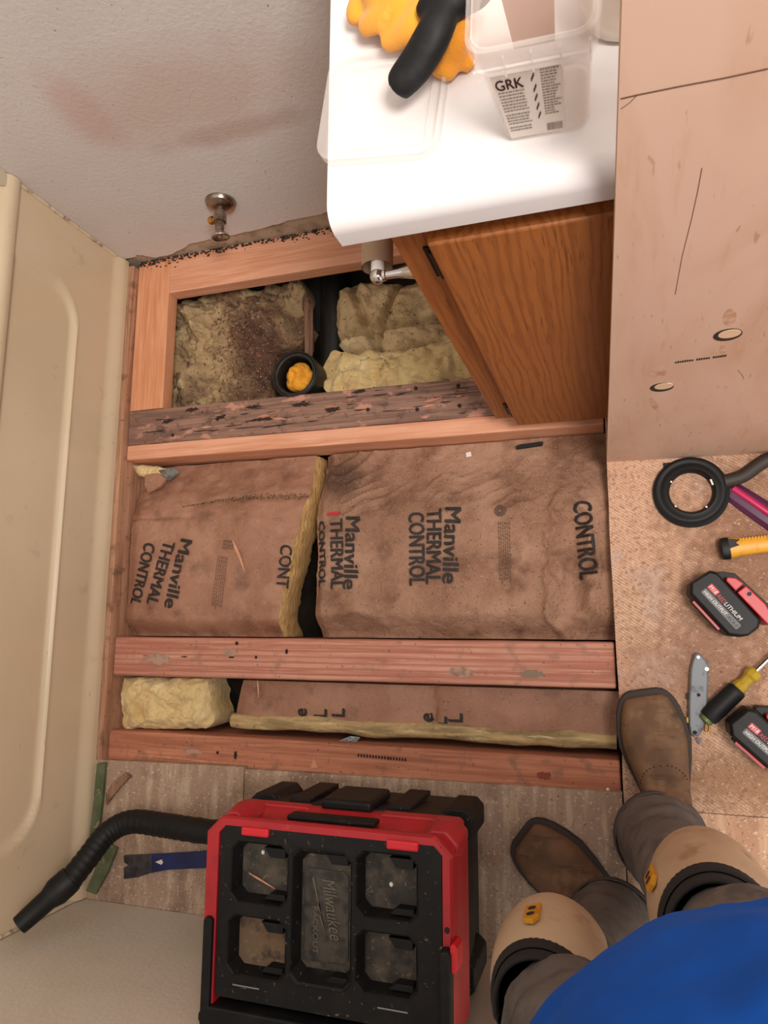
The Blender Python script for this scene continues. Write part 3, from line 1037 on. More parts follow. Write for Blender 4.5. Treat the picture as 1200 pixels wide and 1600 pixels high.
fluff('insulation_clump', 'bare yellow insulation piece in the front bay against the tub', [(190, 1058), (322, 1060), (328, 1085), (334, 1130), (322, 1139), (190, 1138)], -.05, .010, M_glass_y, thick=.09, seed=2, dome=.022)
fluff('insulation_clump', 'soiled brown insulation clump in the back bay against the tub', [(270, 478), (300, 470), (345, 448), (390, 452), (430, 440), (470, 436), (478, 455), (470, 480), (480, 505), (474, 540), (436, 552), (422, 590), (428, 636), (360, 650), (300, 648), (266, 660), (270, 600), (262, 540)], -.125, .034, M_glass_dirty, thick=.06, seed=11, scale=11, dome=.03)
fluff('insulation_clump', 'pale folded insulation clump with black specks behind the vanity door', [(527, 452), (560, 440), (620, 445), (700, 440), (760, 450), (745, 545), (690, 552), (600, 556), (552, 558), (530, 545), (524, 500)], -.105, .016, M_glass_pale, thick=.045, seed=21, scale=10, dome=.035,
      fold=[(P(560, 470, -.1).x, P(560, 470, -.1).y, .35, -.94, .010, .035), (P(615, 480, -.1).x, P(615, 480, -.1).y, -.40, -.92, .007, .030), (P(575, 520, -.1).x, P(575, 520, -.1).y, 1, .02, .009, .028)])
fluff('insulation_clump', 'bright yellow insulation clump lying against the rotten joist', [(508, 560), (520, 545), (535, 560), (560, 552), (600, 548), (660, 545), (700, 530), (770, 525), (790, 600), (700, 602), (610, 612), (540, 622), (512, 616), (505, 594)], -.085, .020, M_glass_y, thick=.09, seed=33, scale=10, dome=.02)
fluff('insulation_clump', 'small torn yellow insulation tuft in the tub corner of the middle bay', [(207, 727), (235, 727), (256, 734), (258, 742), (240, 747), (215, 743)], -.052, .006, M_glass_y, thick=.012, seed=41, dome=.012)


# print on the paper facings
def print_line(b, body, s, e, height, hfun, off=.11, lift=.003, cuts=2):
    """body along pixel s -> e on the facing; height of capitals in metres"""
    p0 = P(*s, -.036); p1 = P(*e, -.036)
    e1 = Vector((p1.x - p0.x, p1.y - p0.y)); L_ = e1.length; e1 /= L_
    e2 = Vector((-e1.y, e1.x))

    def fn(x, y):
        q = Vector((p0.x, p0.y)) + e1 * (x * L_) + e2 * (y * height)
        return (q.x, q.y, hfun(q.x, q.y) + lift)
    for dx, dy in ((-.010, 0), (.010, .02), (0, -.03)):
        text_build(b, body, lambda x, y: fn(x + dx, y * .96 + dy), cuts=cuts)


def lettering(facing, groups, hfun, name='printed_lettering'):
    for g in groups:
        b_ = B()
        for args in g:
            print_line(b_, *args, hfun)
        b_.build(name, M_print, facing)


lettering(fL, [[('Manville', (284, 842), (259, 948), .0345), ('THERMAL', (258, 845), (231, 942), .0345), ('CONTROL', (229, 848), (203, 942), .0345)],
               [('CONT', (440, 852), (433, 918), .033)]], h_left)
lettering(fR, [[('Manville', (544, 809), (537, 920), .036), ('THERMAL', (519, 813), (518, 920), .032), ('CONTROL', (497, 816), (496, 916), .022)],
               [('Manville', (698, 794), (693, 911), .036), ('THERMAL', (669, 797), (667, 912), .035), ('CONTROL', (641, 803), (642, 915), .036)],
               [('CONTROL', (896, 786), (906, 905), .038)]], h_right)


def small_print(facing, s, e, rows, width, hfun):
    p0 = P(*s, -.036); p1 = P(*e, -.036)
    e1 = Vector((p1.x - p0.x, p1.y - p0.y)); L_ = e1.length; e1 /= L_
    e2 = Vector((-e1.y, e1.x))
    b_ = B()
    for r_ in range(rows):
        x = 0
        while x < L_ * random.uniform(.85, 1):
            w = random.uniform(.003, .009)
            q = Vector((p0.x, p0.y)) + e1 * x - e2 * (width * (r_ / rows))
            vs = []
            for a_, c_ in ((0, 0), (w, 0), (w, .0016), (0, .0016)):
                k = q + e1 * a_ + e2 * c_
                vs.append((k.x, k.y, hfun(k.x, k.y) + .0022))
            b_.poly(vs)
            x += w + .002
    b_.build('small_print', M_print_small, facing)


small_print(fL, (356, 870), (344, 957), 6, .030, h_left)
small_print(fR, (796, 816), (798, 911), 6, .026, h_right)
small_print(fL, (366, 845), (364, 860), 8, .03, h_left)
b_ = B()
c = P(783, 799, -.036)
for k in range(9):
    a = 2 * PI * k / 9
    pts = []
    for rr, da in ((.003, -.3), (.013, -.28), (.013, .28), (.003, .3)):
        x, y = c.x + rr * math.cos(a + da), c.y + rr * math.sin(a + da)
        pts.append((x, y, h_right(x, y) + .0022))
    b_.poly(pts)
b_.build('round_emblem', M_print_small, fR)


def up_char(ch, u, v, size, hfun, z=-.055):
    c_ = P(u, v, z)
    vs, fs, asp = text_pts(ch, 0, 0)
    b2 = B()

    def fn(x, y):                       # reading upward: local x -> +y world, local y -> -x world
        q = (c_.x - (y - .4) * size, c_.y + (x - .5) * size * asp * 1.0)
        return (q[0], q[1], hfun(*q) + .0022)
    text_build(b2, ch, fn, cuts=1)
    text_build(b2, ch, lambda x, y: fn(x + .05, y + .06), cuts=1)
    text_build(b2, ch, lambda x, y: fn(x - .05, y - .04), cuts=1)
    return b2


for ch, u, v in (('e', 472, 1113), ('L', 503, 1114), ('L', 531, 1113), ('e', 668, 1121), ('L', 690, 1126), ('L', 714, 1121)):
    up_char(ch, u, v, .03, h_front).build('printed_letter', M_print, fF)

# ================================================================== DRAIN AND VALVE
pc = P(461, 585, -.03)
drain = thing('drain_pipe', 'black plastic toilet drain riser standing in the back bay', 'pipe', (pc.x, pc.y, -.26))
Mt = Matrix.Translation((pc.x, pc.y, 0))
B().lathe([(.054, -.26), (.054, -.03), (.052, -.028), (.047, -.028), (.045, -.03), (.045, -.24)], 36, Mt, cap=False).build('riser', M_pipe, drain, smooth=True, bevel=.001)
B().lathe([(.0545, -.085), (.0585, -.085), (.0585, -.035), (.0575, -.029), (.0545, -.029)], 36, Mt, cap=False).build('collar', M_pipe, drain, smooth=True)
bb = B()
bb.tube([(pc.x + .03, pc.y + .03, -.2), (pc.x + .036, pc.y + .16, -.19), (pc.x + .036, pc.y + .33, -.185)], .040, 20)
bb.build('branch_pipe', M_pipe, drain, smooth=True)
bb = B()
for i in range(5):
    a = i * 1.3
    q = Vector((pc.x + .014 * math.cos(a), pc.y + .016 * math.sin(a), -.058 + .006 * math.sin(i * 2)))
    bb.ellipsoid(q, (.026, .022, .018), 12, 8)
bb.tube(catmull([(pc.x - .02, pc.y - .005, -.045), (pc.x - .012, pc.y + .016, -.035), (pc.x + .005, pc.y + .012, -.034), (pc.x + .0, pc.y + .004, -.036), (pc.x + .018, pc.y + .02, -.036)], 5), .006, 8)
ro = bb.build('stuffed_rag', M_rag, label='orange rag stuffed into the black drain riser', cat='rag')
remesh(ro, .003, 3)
# old wood shard on end beside the drain
pS = P(484, 515, -.09)
B().prism([(-.006, -.07), (.006, -.075), (.009, .06), (.002, .078), (-.007, .055)], -.012, .004, frame((pS.x, pS.y, -.075), (1, .05, .5), (-.5, 0, 1))).build('wood_shard', M_shard, bevel=.001, label='weathered wood shard standing behind the drain riser', cat='wood shard')

vc = PY(345, 315, WY)
valve = thing('shutoff_valve', 'chrome water shutoff valve sticking out of the back wall', 'valve', (vc.x, WY, vc.z))
MV = frame((vc.x, WY, vc.z), (1, 0, 0), (0, -1, 0)) @ Matrix.Diagonal((1.15, 1.15, 1.0, 1))
B().lathe([(.030, .0005), (.030, .003), (.027, .010), (.018, .016), (.011, .018)], 32, MV).build('escutcheon', M_chrome_dull, valve, smooth=True, bevel=.0005)
B().lathe([(.009, .01), (.009, .03), (.0125, .031), (.0125, .05), (.009, .051), (.009, .066), (.0075, .068), (.0075, .078)], 6 * 3, MV).build('valve_body', M_chrome_dull, valve)
MS = frame((vc.x - .009, WY - .040, vc.z - .001), (0, 0, 1), (-1, 0, -.1))
B().lathe([(.0065, 0), (.0065, .008), (.0092, .009), (.0092, .018), (.0075, .02)], 6, MS).build('compression_nut', M_brass, valve)
MH = frame((vc.x + .001, WY - .076, vc.z - .002), (1, 0, .12), (.08, -1, -.12))
B().lathe([(.005, 0), (.017, .002), (.0205, .006), (.0205, .010), (.018, .011), (.014, .009), (.005, .0085), (.003, .0105)], 28, MH).build('handle', M_chrome, valve, smooth=True, bevel=.0004)

# ================================================================== VANITY AND COUNTER
VX0, VX1 = -.215, .52
VY = .417
VZ0, VZ1 = .04, .79
van = thing('vanity_cabinet', 'stained oak bathroom vanity cabinet under the white counter', 'cabinet', ((VX0 + VX1) / 2, .66, -.018))
bb = B()
bb.box((VX0, VY + .018, VZ0), (VX0 + .016, .934, VZ1))
bb.box((VX1 - .016, VY + .018, VZ0), (VX1, .934, VZ1))
bb.box((VX0 + .016, VY + .018, VZ0), (VX1 - .016, .934, VZ0 + .016))
bb.box((VX0 + .016, .92, VZ0 + .016), (VX1 - .016, .934, VZ1))
bb.build('carcass', M_oak, van)
B().box((VX0 + .02, .47, -.018), (VX1 - .02, .485, VZ0)).build('toe_kick', M_oak, van)
DX0 = PY(662, 395, VY).x
bb = B()
bb.box((VX0, VY, VZ0), (VX0 + .075, VY + .018, VZ1))
bb.box((VX1 - .05, VY, VZ0), (VX1, VY + .018, VZ1))
bb.box((VX0 + .075, VY, VZ1 - .07), (VX1 - .05, VY + .018, VZ1))
bb.box((VX0 + .075, VY, VZ0), (VX1 - .05, VY + .018, VZ0 + .04))
bb.build('face_frame', M_oak, van, bevel=.0015)
for k, (x0, x1) in enumerate(((VX0 + .042, .165), (.172, VX1 - .02))):
    d = B().box((x0, VY - .019, VZ0 + .004), (x1, VY - .001, VZ1 - .040)).build('door', M_oak, van, bevel=.003)
    if k == 0:
        M_hinge = mat('tarnished_hinge', '2b2620', .45, .8)
        for zc in (VZ1 - .105, VZ0 + .065):
            B().box((x0 - .013, VY - .003, zc - .033), (x0 - .001, VY - .0002, zc + .033)).lathe([(.004, -.03), (.004, .03)], 10, Matrix.Translation((x0 - .004, VY - .005, zc))).build('hinge', M_hinge, d)
# countertop with rolled front
CT, CF, CX0 = .834, .388, -.252
ct_prof = [(WY - .002, CT), (CF + .045, CT)]
for i in range(9):
    a = PI / 2 * i / 8
    ct_prof.append((CF + .022 - .022 * math.sin(a), CT - .022 + .022 * math.cos(a)))
ct_prof += [(CF, CT - .042), (CF + .003, CT - .044), (CF + .02, CT - .043), (CF + .022, CT - .03), (WY - .002, CT - .03)]
bb = B()
bb.loft([[(x, y, z) for y, z in ct_prof] for x in (CX0, CX0 + .002, .54)])
counter = bb.build('countertop', M_white_lam, smooth=True, label='white laminate countertop with rolled front edge', cat='countertop', angle=50)
# round white basin rim at the plywood edge
bc = P(985, 20, CT + .03)
bowl = thing('white_pot', 'round white container on the counter partly behind the plywood sheet', 'container', (bc.x, bc.y + .03, CT))
B().lathe([(.034, CT + .0002), (.040, CT + .006), (.043, CT + .03), (.045, CT + .055), (.047, CT + .058), (.044, CT + .06), (.041, CT + .055), (.038, CT + .012), (.002, CT + .008)], 36, Matrix.Translation((bc.x + .0, bc.y + .035, 0))).build('bowl', M_sink, bowl, smooth=True)

# toilet paper holder on the side of the cabinet
tp = thing('toilet_paper_holder', 'chrome toilet paper holder on the side of the vanity', 'holder', (VX0, .50, .60))
hp = PY(590, 432, .44)
XA = VX0 - .0005
MA = lambda y: frame((XA, y, hp.z), (0, 1, 0), (-1, 0, 0))
LEN = XA - hp.x
for y in (hp.y, hp.y + .135):
    B().lathe([(.014, 0), (.014, .003), (.010, .006), (.0056, LEN * .5), (.0052, LEN * .78), (.007, LEN * .80), (.007, LEN * .86), (.005, LEN * .88)], 20, MA(y)).build('arm', M_chrome, tp, smooth=True)
    B().ellipsoid((hp.x, y, hp.z), (.010, .010, .010), 20, 12).build('ball_end', M_chrome, tp, smooth=True)
B().lathe([(.0085, .006), (.0085, .13)], 16, frame((hp.x, hp.y, hp.z), (1, 0, 0), (0, 1, 0))).build('spindle', M_white_pl, tp, smooth=True)
B().lathe([(.0205, .018), (.0205, .122), (.0193, .122), (.0193, .018)], 28, frame((hp.x - .004, hp.y, hp.z - .0105), (1, 0, 0), (0, 1, 0)), cap=False).build('cardboard_roll', M_card, smooth=True, label='bare cardboard tube on the toilet paper holder', cat='cardboard tube')

# ================================================================== THINGS ON THE COUNTER
# loose lid hanging over the left edge
lc = [P(u, v, CT + .003) for u, v in ((500, 232), (665, 262), (700, 95), (545, 90))]
lcx = P(602, 172, CT).x; lcy = P(602, 172, CT).y
ML = Matrix.Translation((lcx, lcy, CT + .0006)) @ Matrix.Rotation(math.radians(-8), 4, 'Z')
W_, D_ = .060, .056
bb = B()
rings = []
for (s, z) in ((-.001, 0.0), (0, .0), (.0015, .002), (.0015, .012), (0, .0125), (-.002, .0125), (-.003, .011), (-.004, .004), (-.010, .004), (-.011, .007), (-.013, .007), (-.014, .003)):
    rings.append([(x, y, z) for x, y in rrect(-W_ - s, -D_ - s, W_ + s, D_ + s, max(.003, .018 + s), 6)])
bb.loft(rings, M=ML)
bb.build('plastic_lid', M_clear, smooth=True, label='clear frosted plastic lid hanging over the counter edge', cat='cover')

# clear screw tub with a paper label
g0, g1 = P(784, 226, CT), P(925, 203, CT)
gd = (g1 - g0); gw = gd.length; gd.normalize()
gn = Vector((-gd.y, gd.x, 0))                       # towards the wall
gc = g0 + gd * gw / 2 + gn * gw * .42
stub = thing('screw_tub', 'clear plastic screw tub with printed paper label on the counter', 'tub', (gc.x, gc.y, CT))
MG = frame((gc.x, gc.y, CT + .0004), gd)
hh = .118
a0, a1_ = gw / 2 - .002, gw / 2 + .006


def tubring(z, s=0.0):
    t = z / hh
    a = lerp(a0, a1_, t) + s
    return [(x, y, z) for x, y in rrect(-a, -a * .86, a, a * .86, .014 + s * .5, 6)]


bb = B()
bb.loft([tubring(0, -.003), tubring(.002, 0), tubring(.03), tubring(.06), tubring(.09), tubring(hh), tubring(hh, -.0015), tubring(.06, -.0015), tubring(.004, -.0015)], M=MG)
bb.build('tub_wall', M_clear_wall, stub, smooth=True)
bb = B()
bb.loft([tubring(hh - .026, .0005), tubring(hh - .026, .004), tubring(hh - .003, .005), tubring(hh, .004), tubring(hh + .001, .001), tubring(hh - .003, .0005)], cap=False, M=MG)
rimo = bb.build('rim_band', M_clear, stub, smooth=True)
bb = B()
for k in range(-2, 3):
    x = k * .021
    bb.box((x - .0006, -(a1_ * .86 + .0065), hh - .024), (x + .0006, -(a1_ * .86 + .004), hh - .004), MG)
bb.box((-a1_, -(a1_ * .86 + .0062), hh - .0155), (a1_, -(a1_ * .86 + .004), hh - .0145), MG)
bb.build('rib', M_clear, rimo)


def front(s, t, lift=.0006):
    """label coordinates on the front wall: s -1..1 , t 0..1 up"""
    z = lerp(.006, hh - .03, t)
    a = lerp(a0, a1_, z / hh)
    return MG @ Vector((s * (a - .012) * 1.0 - .004, -(a * .86) - lift, z))


bb = B()
bb.poly([front(-1, 0), front(.80, 0), front(.80, 1), front(-1, 1)])
lab = bb.build('paper_label', M_label, stub)
bb = B()
text_build(bb, 'GRK', lambda x, y: front(lerp(-.93, -.22, x), lerp(.79, .94, y), .0012))
text_build(bb, 'GRK', lambda x, y: front(lerp(-.925, -.205, x), lerp(.795, .945, y), .0012))
bb.build('brand_lettering', M_ink_red, lab)
bb = B()
for k in range(13):
    t = .74 - k * .048 - (.02 if k > 6 else 0) - (.02 if k > 10 else 0)
    x = -.92
    xe = random.uniform(-.26, -.18)
    while x < xe:
        w = random.uniform(.03, .1)
        bb.poly([front(x, t, .001), front(min(x + w, xe), t, .001), front(min(x + w, xe), t + .022, .001), front(x, t + .022, .001)])
        x += w + .02
for k in range(17):
    t = .97 - k * .041
    x = .24
    xe = random.uniform(.5, .76)
    while x < xe:
        w = random.uniform(.03, .1)
        bb.poly([front(x, t, .001), front(min(x + w, xe), t, .001), front(min(x + w, xe), t + .02, .001), front(x, t + .02, .001)])
        x += w + .02
x = .24
while x < .74:
    w = random.choice((.008, .014, .022))
    bb.poly([front(x, .04, .001), front(x + w, .04, .001), front(x + w, .16, .001), front(x, .16, .001)])
    x += w + random.choice((.010, .016))
bb.build('small_print', M_ink, lab)
bb = B()
for k, (s, t) in enumerate(((.02, .90), (.04, .74), (.03, .60), (.04, .46), (.05, .32))):
    for i in range(3):
        bb.poly([front(s + dx, t + dy, .0012) for dx, dy in ((-.03 + i * .03, -.05 + i * .03), (.0 + i * .03, -.05 + i * .03), (.01 + i * .03, .0 + i * .03), (-.02 + i * .03, .0 + i * .03))])
bb.build('pictogram', M_ink_red, lab)
bb = B()
z0, z1 = .03, hh - .03
ab = lambda z: lerp(a0, a1_, z / hh)
bb.poly([MG @ Vector((-(ab(z0) - .014), ab(z0) * .86 + .0006, z0)), MG @ Vector((ab(z0) - .03, ab(z0) * .86 + .0006, z0)), MG @ Vector((ab(z1) - .03, ab(z1) * .86 + .0006, z1)), MG @ Vector((-(ab(z1) - .014), ab(z1) * .86 + .0006, z1))])
bb.build('back_label', M_label_pink, stub)

# work glove: orange knit with black coated thumb and palm
gl = thing('work_glove', 'orange knit work glove with black coated palm and thumb on the counter', 'glove', (P(650, 60, CT).x, P(650, 60, CT).y, CT))


def glv(pts, rs, n=12):
    bb.tube(catmull([P(u, v, z) for u, v, z in pts], 5), [rs[0] + (rs[1] - rs[0]) * math.sin(PI * min(1, max(0, .12 + .8 * i / (len(pts) * 5 - 5)))) for i in range((len(pts) - 1) * 5 + 1)], n, flat=.8)


bb = B()
glv([(556, 40, CT + .014), (562, 10, CT + .02), (585, -40, CT + .025)], (.006, .013))
glv([(566, 44, CT + .018), (600, 24, CT + .03), (640, 0, CT + .04)], (.006, .014))
glv([(602, 62, CT + .016), (625, 52, CT + .022), (655, 30, CT + .035), (670, -20, CT + .04)], (.010, .016))
glv([(655, 105, CT + .012), (672, 70, CT + .022), (690, 20, CT + .035), (700, -40, CT + .04)], (.007, .015))
glv([(690, 122, CT + .010), (700, 95, CT + .014), (712, 50, CT + .03), (720, -10, CT + .035)], (.007, .015))
glv([(738, 106, CT + .006), (722, 85, CT + .010), (712, 50, CT + .018), (715, 0, CT + .028)], (.004, .011))
bb.ellipsoid(P(650, -30, CT + .03), (.055, .035, .026), 20, 12)
ko = bb.build('knit_fingers', M_orange, gl)
remesh(ko, .0032, 4)
bb = B()
glv([(620, 140, CT + .030), (628, 128, CT + .034), (652, 98, CT + .040), (674, 60, CT + .048), (692, 20, CT + .052), (705, -20, CT + .050)], (.010, .018), 14)
bb.ellipsoid(P(700, 5, CT + .05), (.030, .016, .016), 18, 12, None)
bb.ellipsoid(P(725, -8, CT + .05), (.028, .017, .015), 18, 12, None)
bo = bb.build('coated_palm', M_latex, gl)
remesh(bo, .003, 5)

# ================================================================== PLYWOOD SHEET LEANING ON THE COUNTER
p0 = P(948, 722); pr_ = P(1195, 708)
edir = Vector((1, (pr_.y - p0.y) / (pr_.x - p0.x), 0)).normalized()
lean = math.atan2(.044, .81)
updir = Vector((0.010, math.sin(lean), math.cos(lean))).normalized()
nrm = edir.cross(updir).normalized()                 # faces the room (-y)
if nrm.y > 0:
    nrm = -nrm
e_up = (updir - edir * updir.dot(edir)).normalized()
MP = Matrix((edir, e_up, nrm)).transposed().to_4x4()
MP.translation = Vector((p0.x, p0.y, .0)) + Vector((0, 0, .0006))
MPi = MP.inverted()


def onply(u, v):
    r = ray(u, v)
    o = Vector((0, 0, H))
    t = (MP.translation - o).dot(nrm) / r.dot(nrm)
    return MPi @ (o + r * t)


pl = thing('plywood_sheet', 'bare plywood sheet with two oval patches leaning on the counter front', 'plywood', (p0.x + .35, p0.y, 0))
tl = onply(972, 0)
wt = 1.12
slope = tl.x / tl.y
bb = B()
outl = [(0, 0), (.74, 0), (.74 + slope * wt, wt), (slope * wt, wt)]
bb.loft([[(x, y, 0) for x, y in outl], [(x, y, -.0025) for x, y in outl]], M=MP)
bb.build('face_veneer', M_ply, pl)
bb = B()
bb.loft([[(x, y, -.0025) for x, y in outl], [(x, y, -.0175) for x, y in outl]], M=MP)
bb.build('core', M_ply_edge, pl)


def plyell(u, v, w, h, ang, z0, z1, m, name, n=24, par=None):
    c_ = onply(u, v)
    pts = []
    for i in range(n):
        a = 2 * PI * i / n
        x, y = w * math.cos(a), h * math.sin(a)
        pts.append((c_.x + x * math.cos(ang) - y * math.sin(ang), c_.y + x * math.sin(ang) + y * math.cos(ang)))
    return B().prism(pts, z0, z1, MP).build(name, m, par or pl)


M_patch_dark = mat('patch_recess', '2a1d18', .8)
M_patch = mat('patch_wood', 'd9b596', .7)
for (u, v) in ((1137, 523), (1034, 605)):
    o_ = plyell(u, v, .0160, .0165, .1, -.001, .0004, M_patch_dark, 'patch_hole')
    plyell(u + 3, v - 2, .0125, .0110, .1, 0, .0009, M_patch, 'patch_plug', par=o_)
# resin stains around the patches, pencil lines, stamp
for k, (u, v, w, h, an) in enumerate(((1140, 496, .007, .022, .1), (1030, 582, .010, .020, 0), (1130, 546, .004, .014, .1), (1022, 632, .005, .030, .2))):
    plyell(u, v, w, h, an, 0, .00015, mat('resin_streak', 'b9876a', .7, layers=[dict(col='c8a48e', scale=70, lo=.4, hi=.6)]), 'resin_streak')


def plyline(pts, w, m, name):
    q = [onply(u, v) for u, v in pts]
    b2 = B()
    for a, b in zip(q, q[1:]):
        d_ = Vector((b.x - a.x, b.y - a.y)); n_ = Vector((-d_.y, d_.x)).normalized() * w
        b2.poly([MP @ Vector((a.x - n_.x, a.y - n_.y, .0003)), MP @ Vector((b.x - n_.x, b.y - n_.y, .0003)), MP @ Vector((b.x + n_.x, b.y + n_.y, .0003)), MP @ Vector((a.x + n_.x, a.y + n_.y, .0003))])
    return b2.build(name, m, pl)


M_crack = mat('hairline_crack', '6b4a38', .9)
plyline([(970, 154), (996, 148), (1060, 135), (1130, 122), (1200, 107)], .0007, M_crack, 'veneer_joint')
plyline([(970, 170), (984, 160), (996, 148)], .0003, M_crack, 'veneer_crack')
plyline([(1097, 262), (1090, 300), (1080, 345), (1066, 400), (1055, 460)], .0003, M_crack, 'veneer_crack')
plyline([(1153, 578), (1160, 586), (1162, 592)], .0003, M_crack, 'veneer_crack')
b2 = B()
for i in range(22):
    u = 1056 + i * 3.7; v = 566 - i * .50
    if i in (8, 15):
        continue
    a = onply(u, v)
    b2.box((a.x - .0010, a.y - .0032, 0), (a.x + .0011, a.y + .0030 * random.uniform(.6, 1), .0003), MP)
b2.build('grade_stamp', M_rot_shade, pl)

# ================================================================== TOOLS ON THE RIGHT FLOOR
rc = (P(1017, 770).xy + P(1137, 770).xy) / 2
ring = thing('toilet_gasket', 'round black rubber gasket ring lying against the plywood sheet', 'gasket', (rc.x + .003, rc.y, 0))
Mr = Matrix.Translation((rc.x + .003, rc.y, .0004))
B().lathe([(.038, 0), (.066, 0), (.067, .004), (.066, .010), (.061, .013), (.057, .011), (.053, .011), (.050, .014), (.043, .015), (.040, .011), (.037, .004), (.038, 0)], 56, Mr, cap=False).build('ring', M_rubber, ring, smooth=True)
for a in (.3, -.9, 2.6, 3.9):
    B().box((.0375, -.0015, .011), (.0405, .0015 + .008 * (a == .3), .0148), Mr @ Matrix.Rotation(a, 4, 'Z')).build('worn_fleck', M_label, ring)
B().prism([(P(1036, 724).x, P(1036, 724).y), (P(1060, 722).x, P(1060, 722).y), (P(1062, 740).x, P(1062, 740).y), (P(1038, 745).x, P(1038, 745).y)], 0, .0035).build('rubber_tab', M_rubber, ring, bevel=.0008)

bb = B()
path = catmull([P(1132, 752, .009), P(1160, 744, .010), P(1186, 726, .011), P(1206, 716, .012), P(1238, 712, .012), P(1280, 724, .012)], 6)
bb.tube(path, .0125, 10, flat=.7)
bb.build('rubber_strap', mat('dark_brown_rubber', '2b211b', .6), smooth=True, label='curved dark brown rubber strap beside the gasket ring', cat='strap')

# magenta strip
a, b = P(1140, 764, .006), P(1215, 815, .006)
d = (b - a); ln = d.length
strip = thing('plastic_strip', 'shiny magenta and purple plastic strip lying beside the gasket ring', 'plastic strip', (a.x, a.y, 0))
Ms = frame((a.x, a.y, .0005), (d.x, d.y, 0))
rings = [[(x, w * s_ * .022, z) for s_, z in ((-1, 0), (-.6, .006), (0, .009), (.6, .006), (1, 0), (0, .0))] for x, w in ((0, .55), (.008, .9), (ln * .5, 1.0), (ln + .02, 1.05))]
B().loft(rings, M=Ms).build('film', M_purple, strip, bevel=.001)
B().tube([Ms @ Vector((.004, .004, .0085)), Ms @ Vector((ln * .5, .003, .0115)), Ms @ Vector((ln + .02, .002, .012))], .006, 10, flat=.6).build('zip_ridge', M_magenta, strip, smooth=True)

# yellow handled tool
a, b = P(1128, 858, .016), P(1230, 846, .016)
d = b - a
tool = thing('yellow_handled_tool', 'tool with a ribbed yellow and black handle lying on the floor', 'hand tool', (a.x, a.y, 0))
Mh = frame((a.x, a.y, .0165), (d.x, d.y, 0))


def sec(x, hy, hz, n=16):
    return [(x, hy * math.copysign(abs(math.cos(2 * PI * i / n)) ** .7, math.cos(2 * PI * i / n)), hz * math.copysign(abs(math.sin(2 * PI * i / n)) ** .7, math.sin(2 * PI * i / n))) for i in range(n)]


B().loft([sec(.004, .017, .0145), sec(.012, .0195, .0155), sec(.03, .0165, .015), (sec(.06, .0155, .0145)), sec(.10, .0165, .015), sec(.15, .0185, .0155), sec(.165, .015, .013)], M=Mh).build('grip', M_yellow, tool, smooth=True)
B().loft([sec(-.003, .013, .011), sec(-.001, .019, .0152), sec(.007, .0205, .016), sec(.0115, .0200, .0158)], M=Mh).build('butt_cap', M_black, tool, smooth=True)
B().prism([(.010, -.002), (.027, .002), (.022, .007), (.030, .012), (.010, .016)], .009, .0168, Mh).build('butt_inlay', M_black, tool)
for k in range(16):
    B().box((.03 + k * .005, .009, .0108), (.0315 + k * .005, .0142, .0128), Mh).build('grip_rib', M_yellow, tool)
B().tube([Mh @ Vector((.16, 0, 0)), Mh @ Vector((.30, 0, 0))], .006, 12).build('shaft', M_steel, tool, smooth=True)


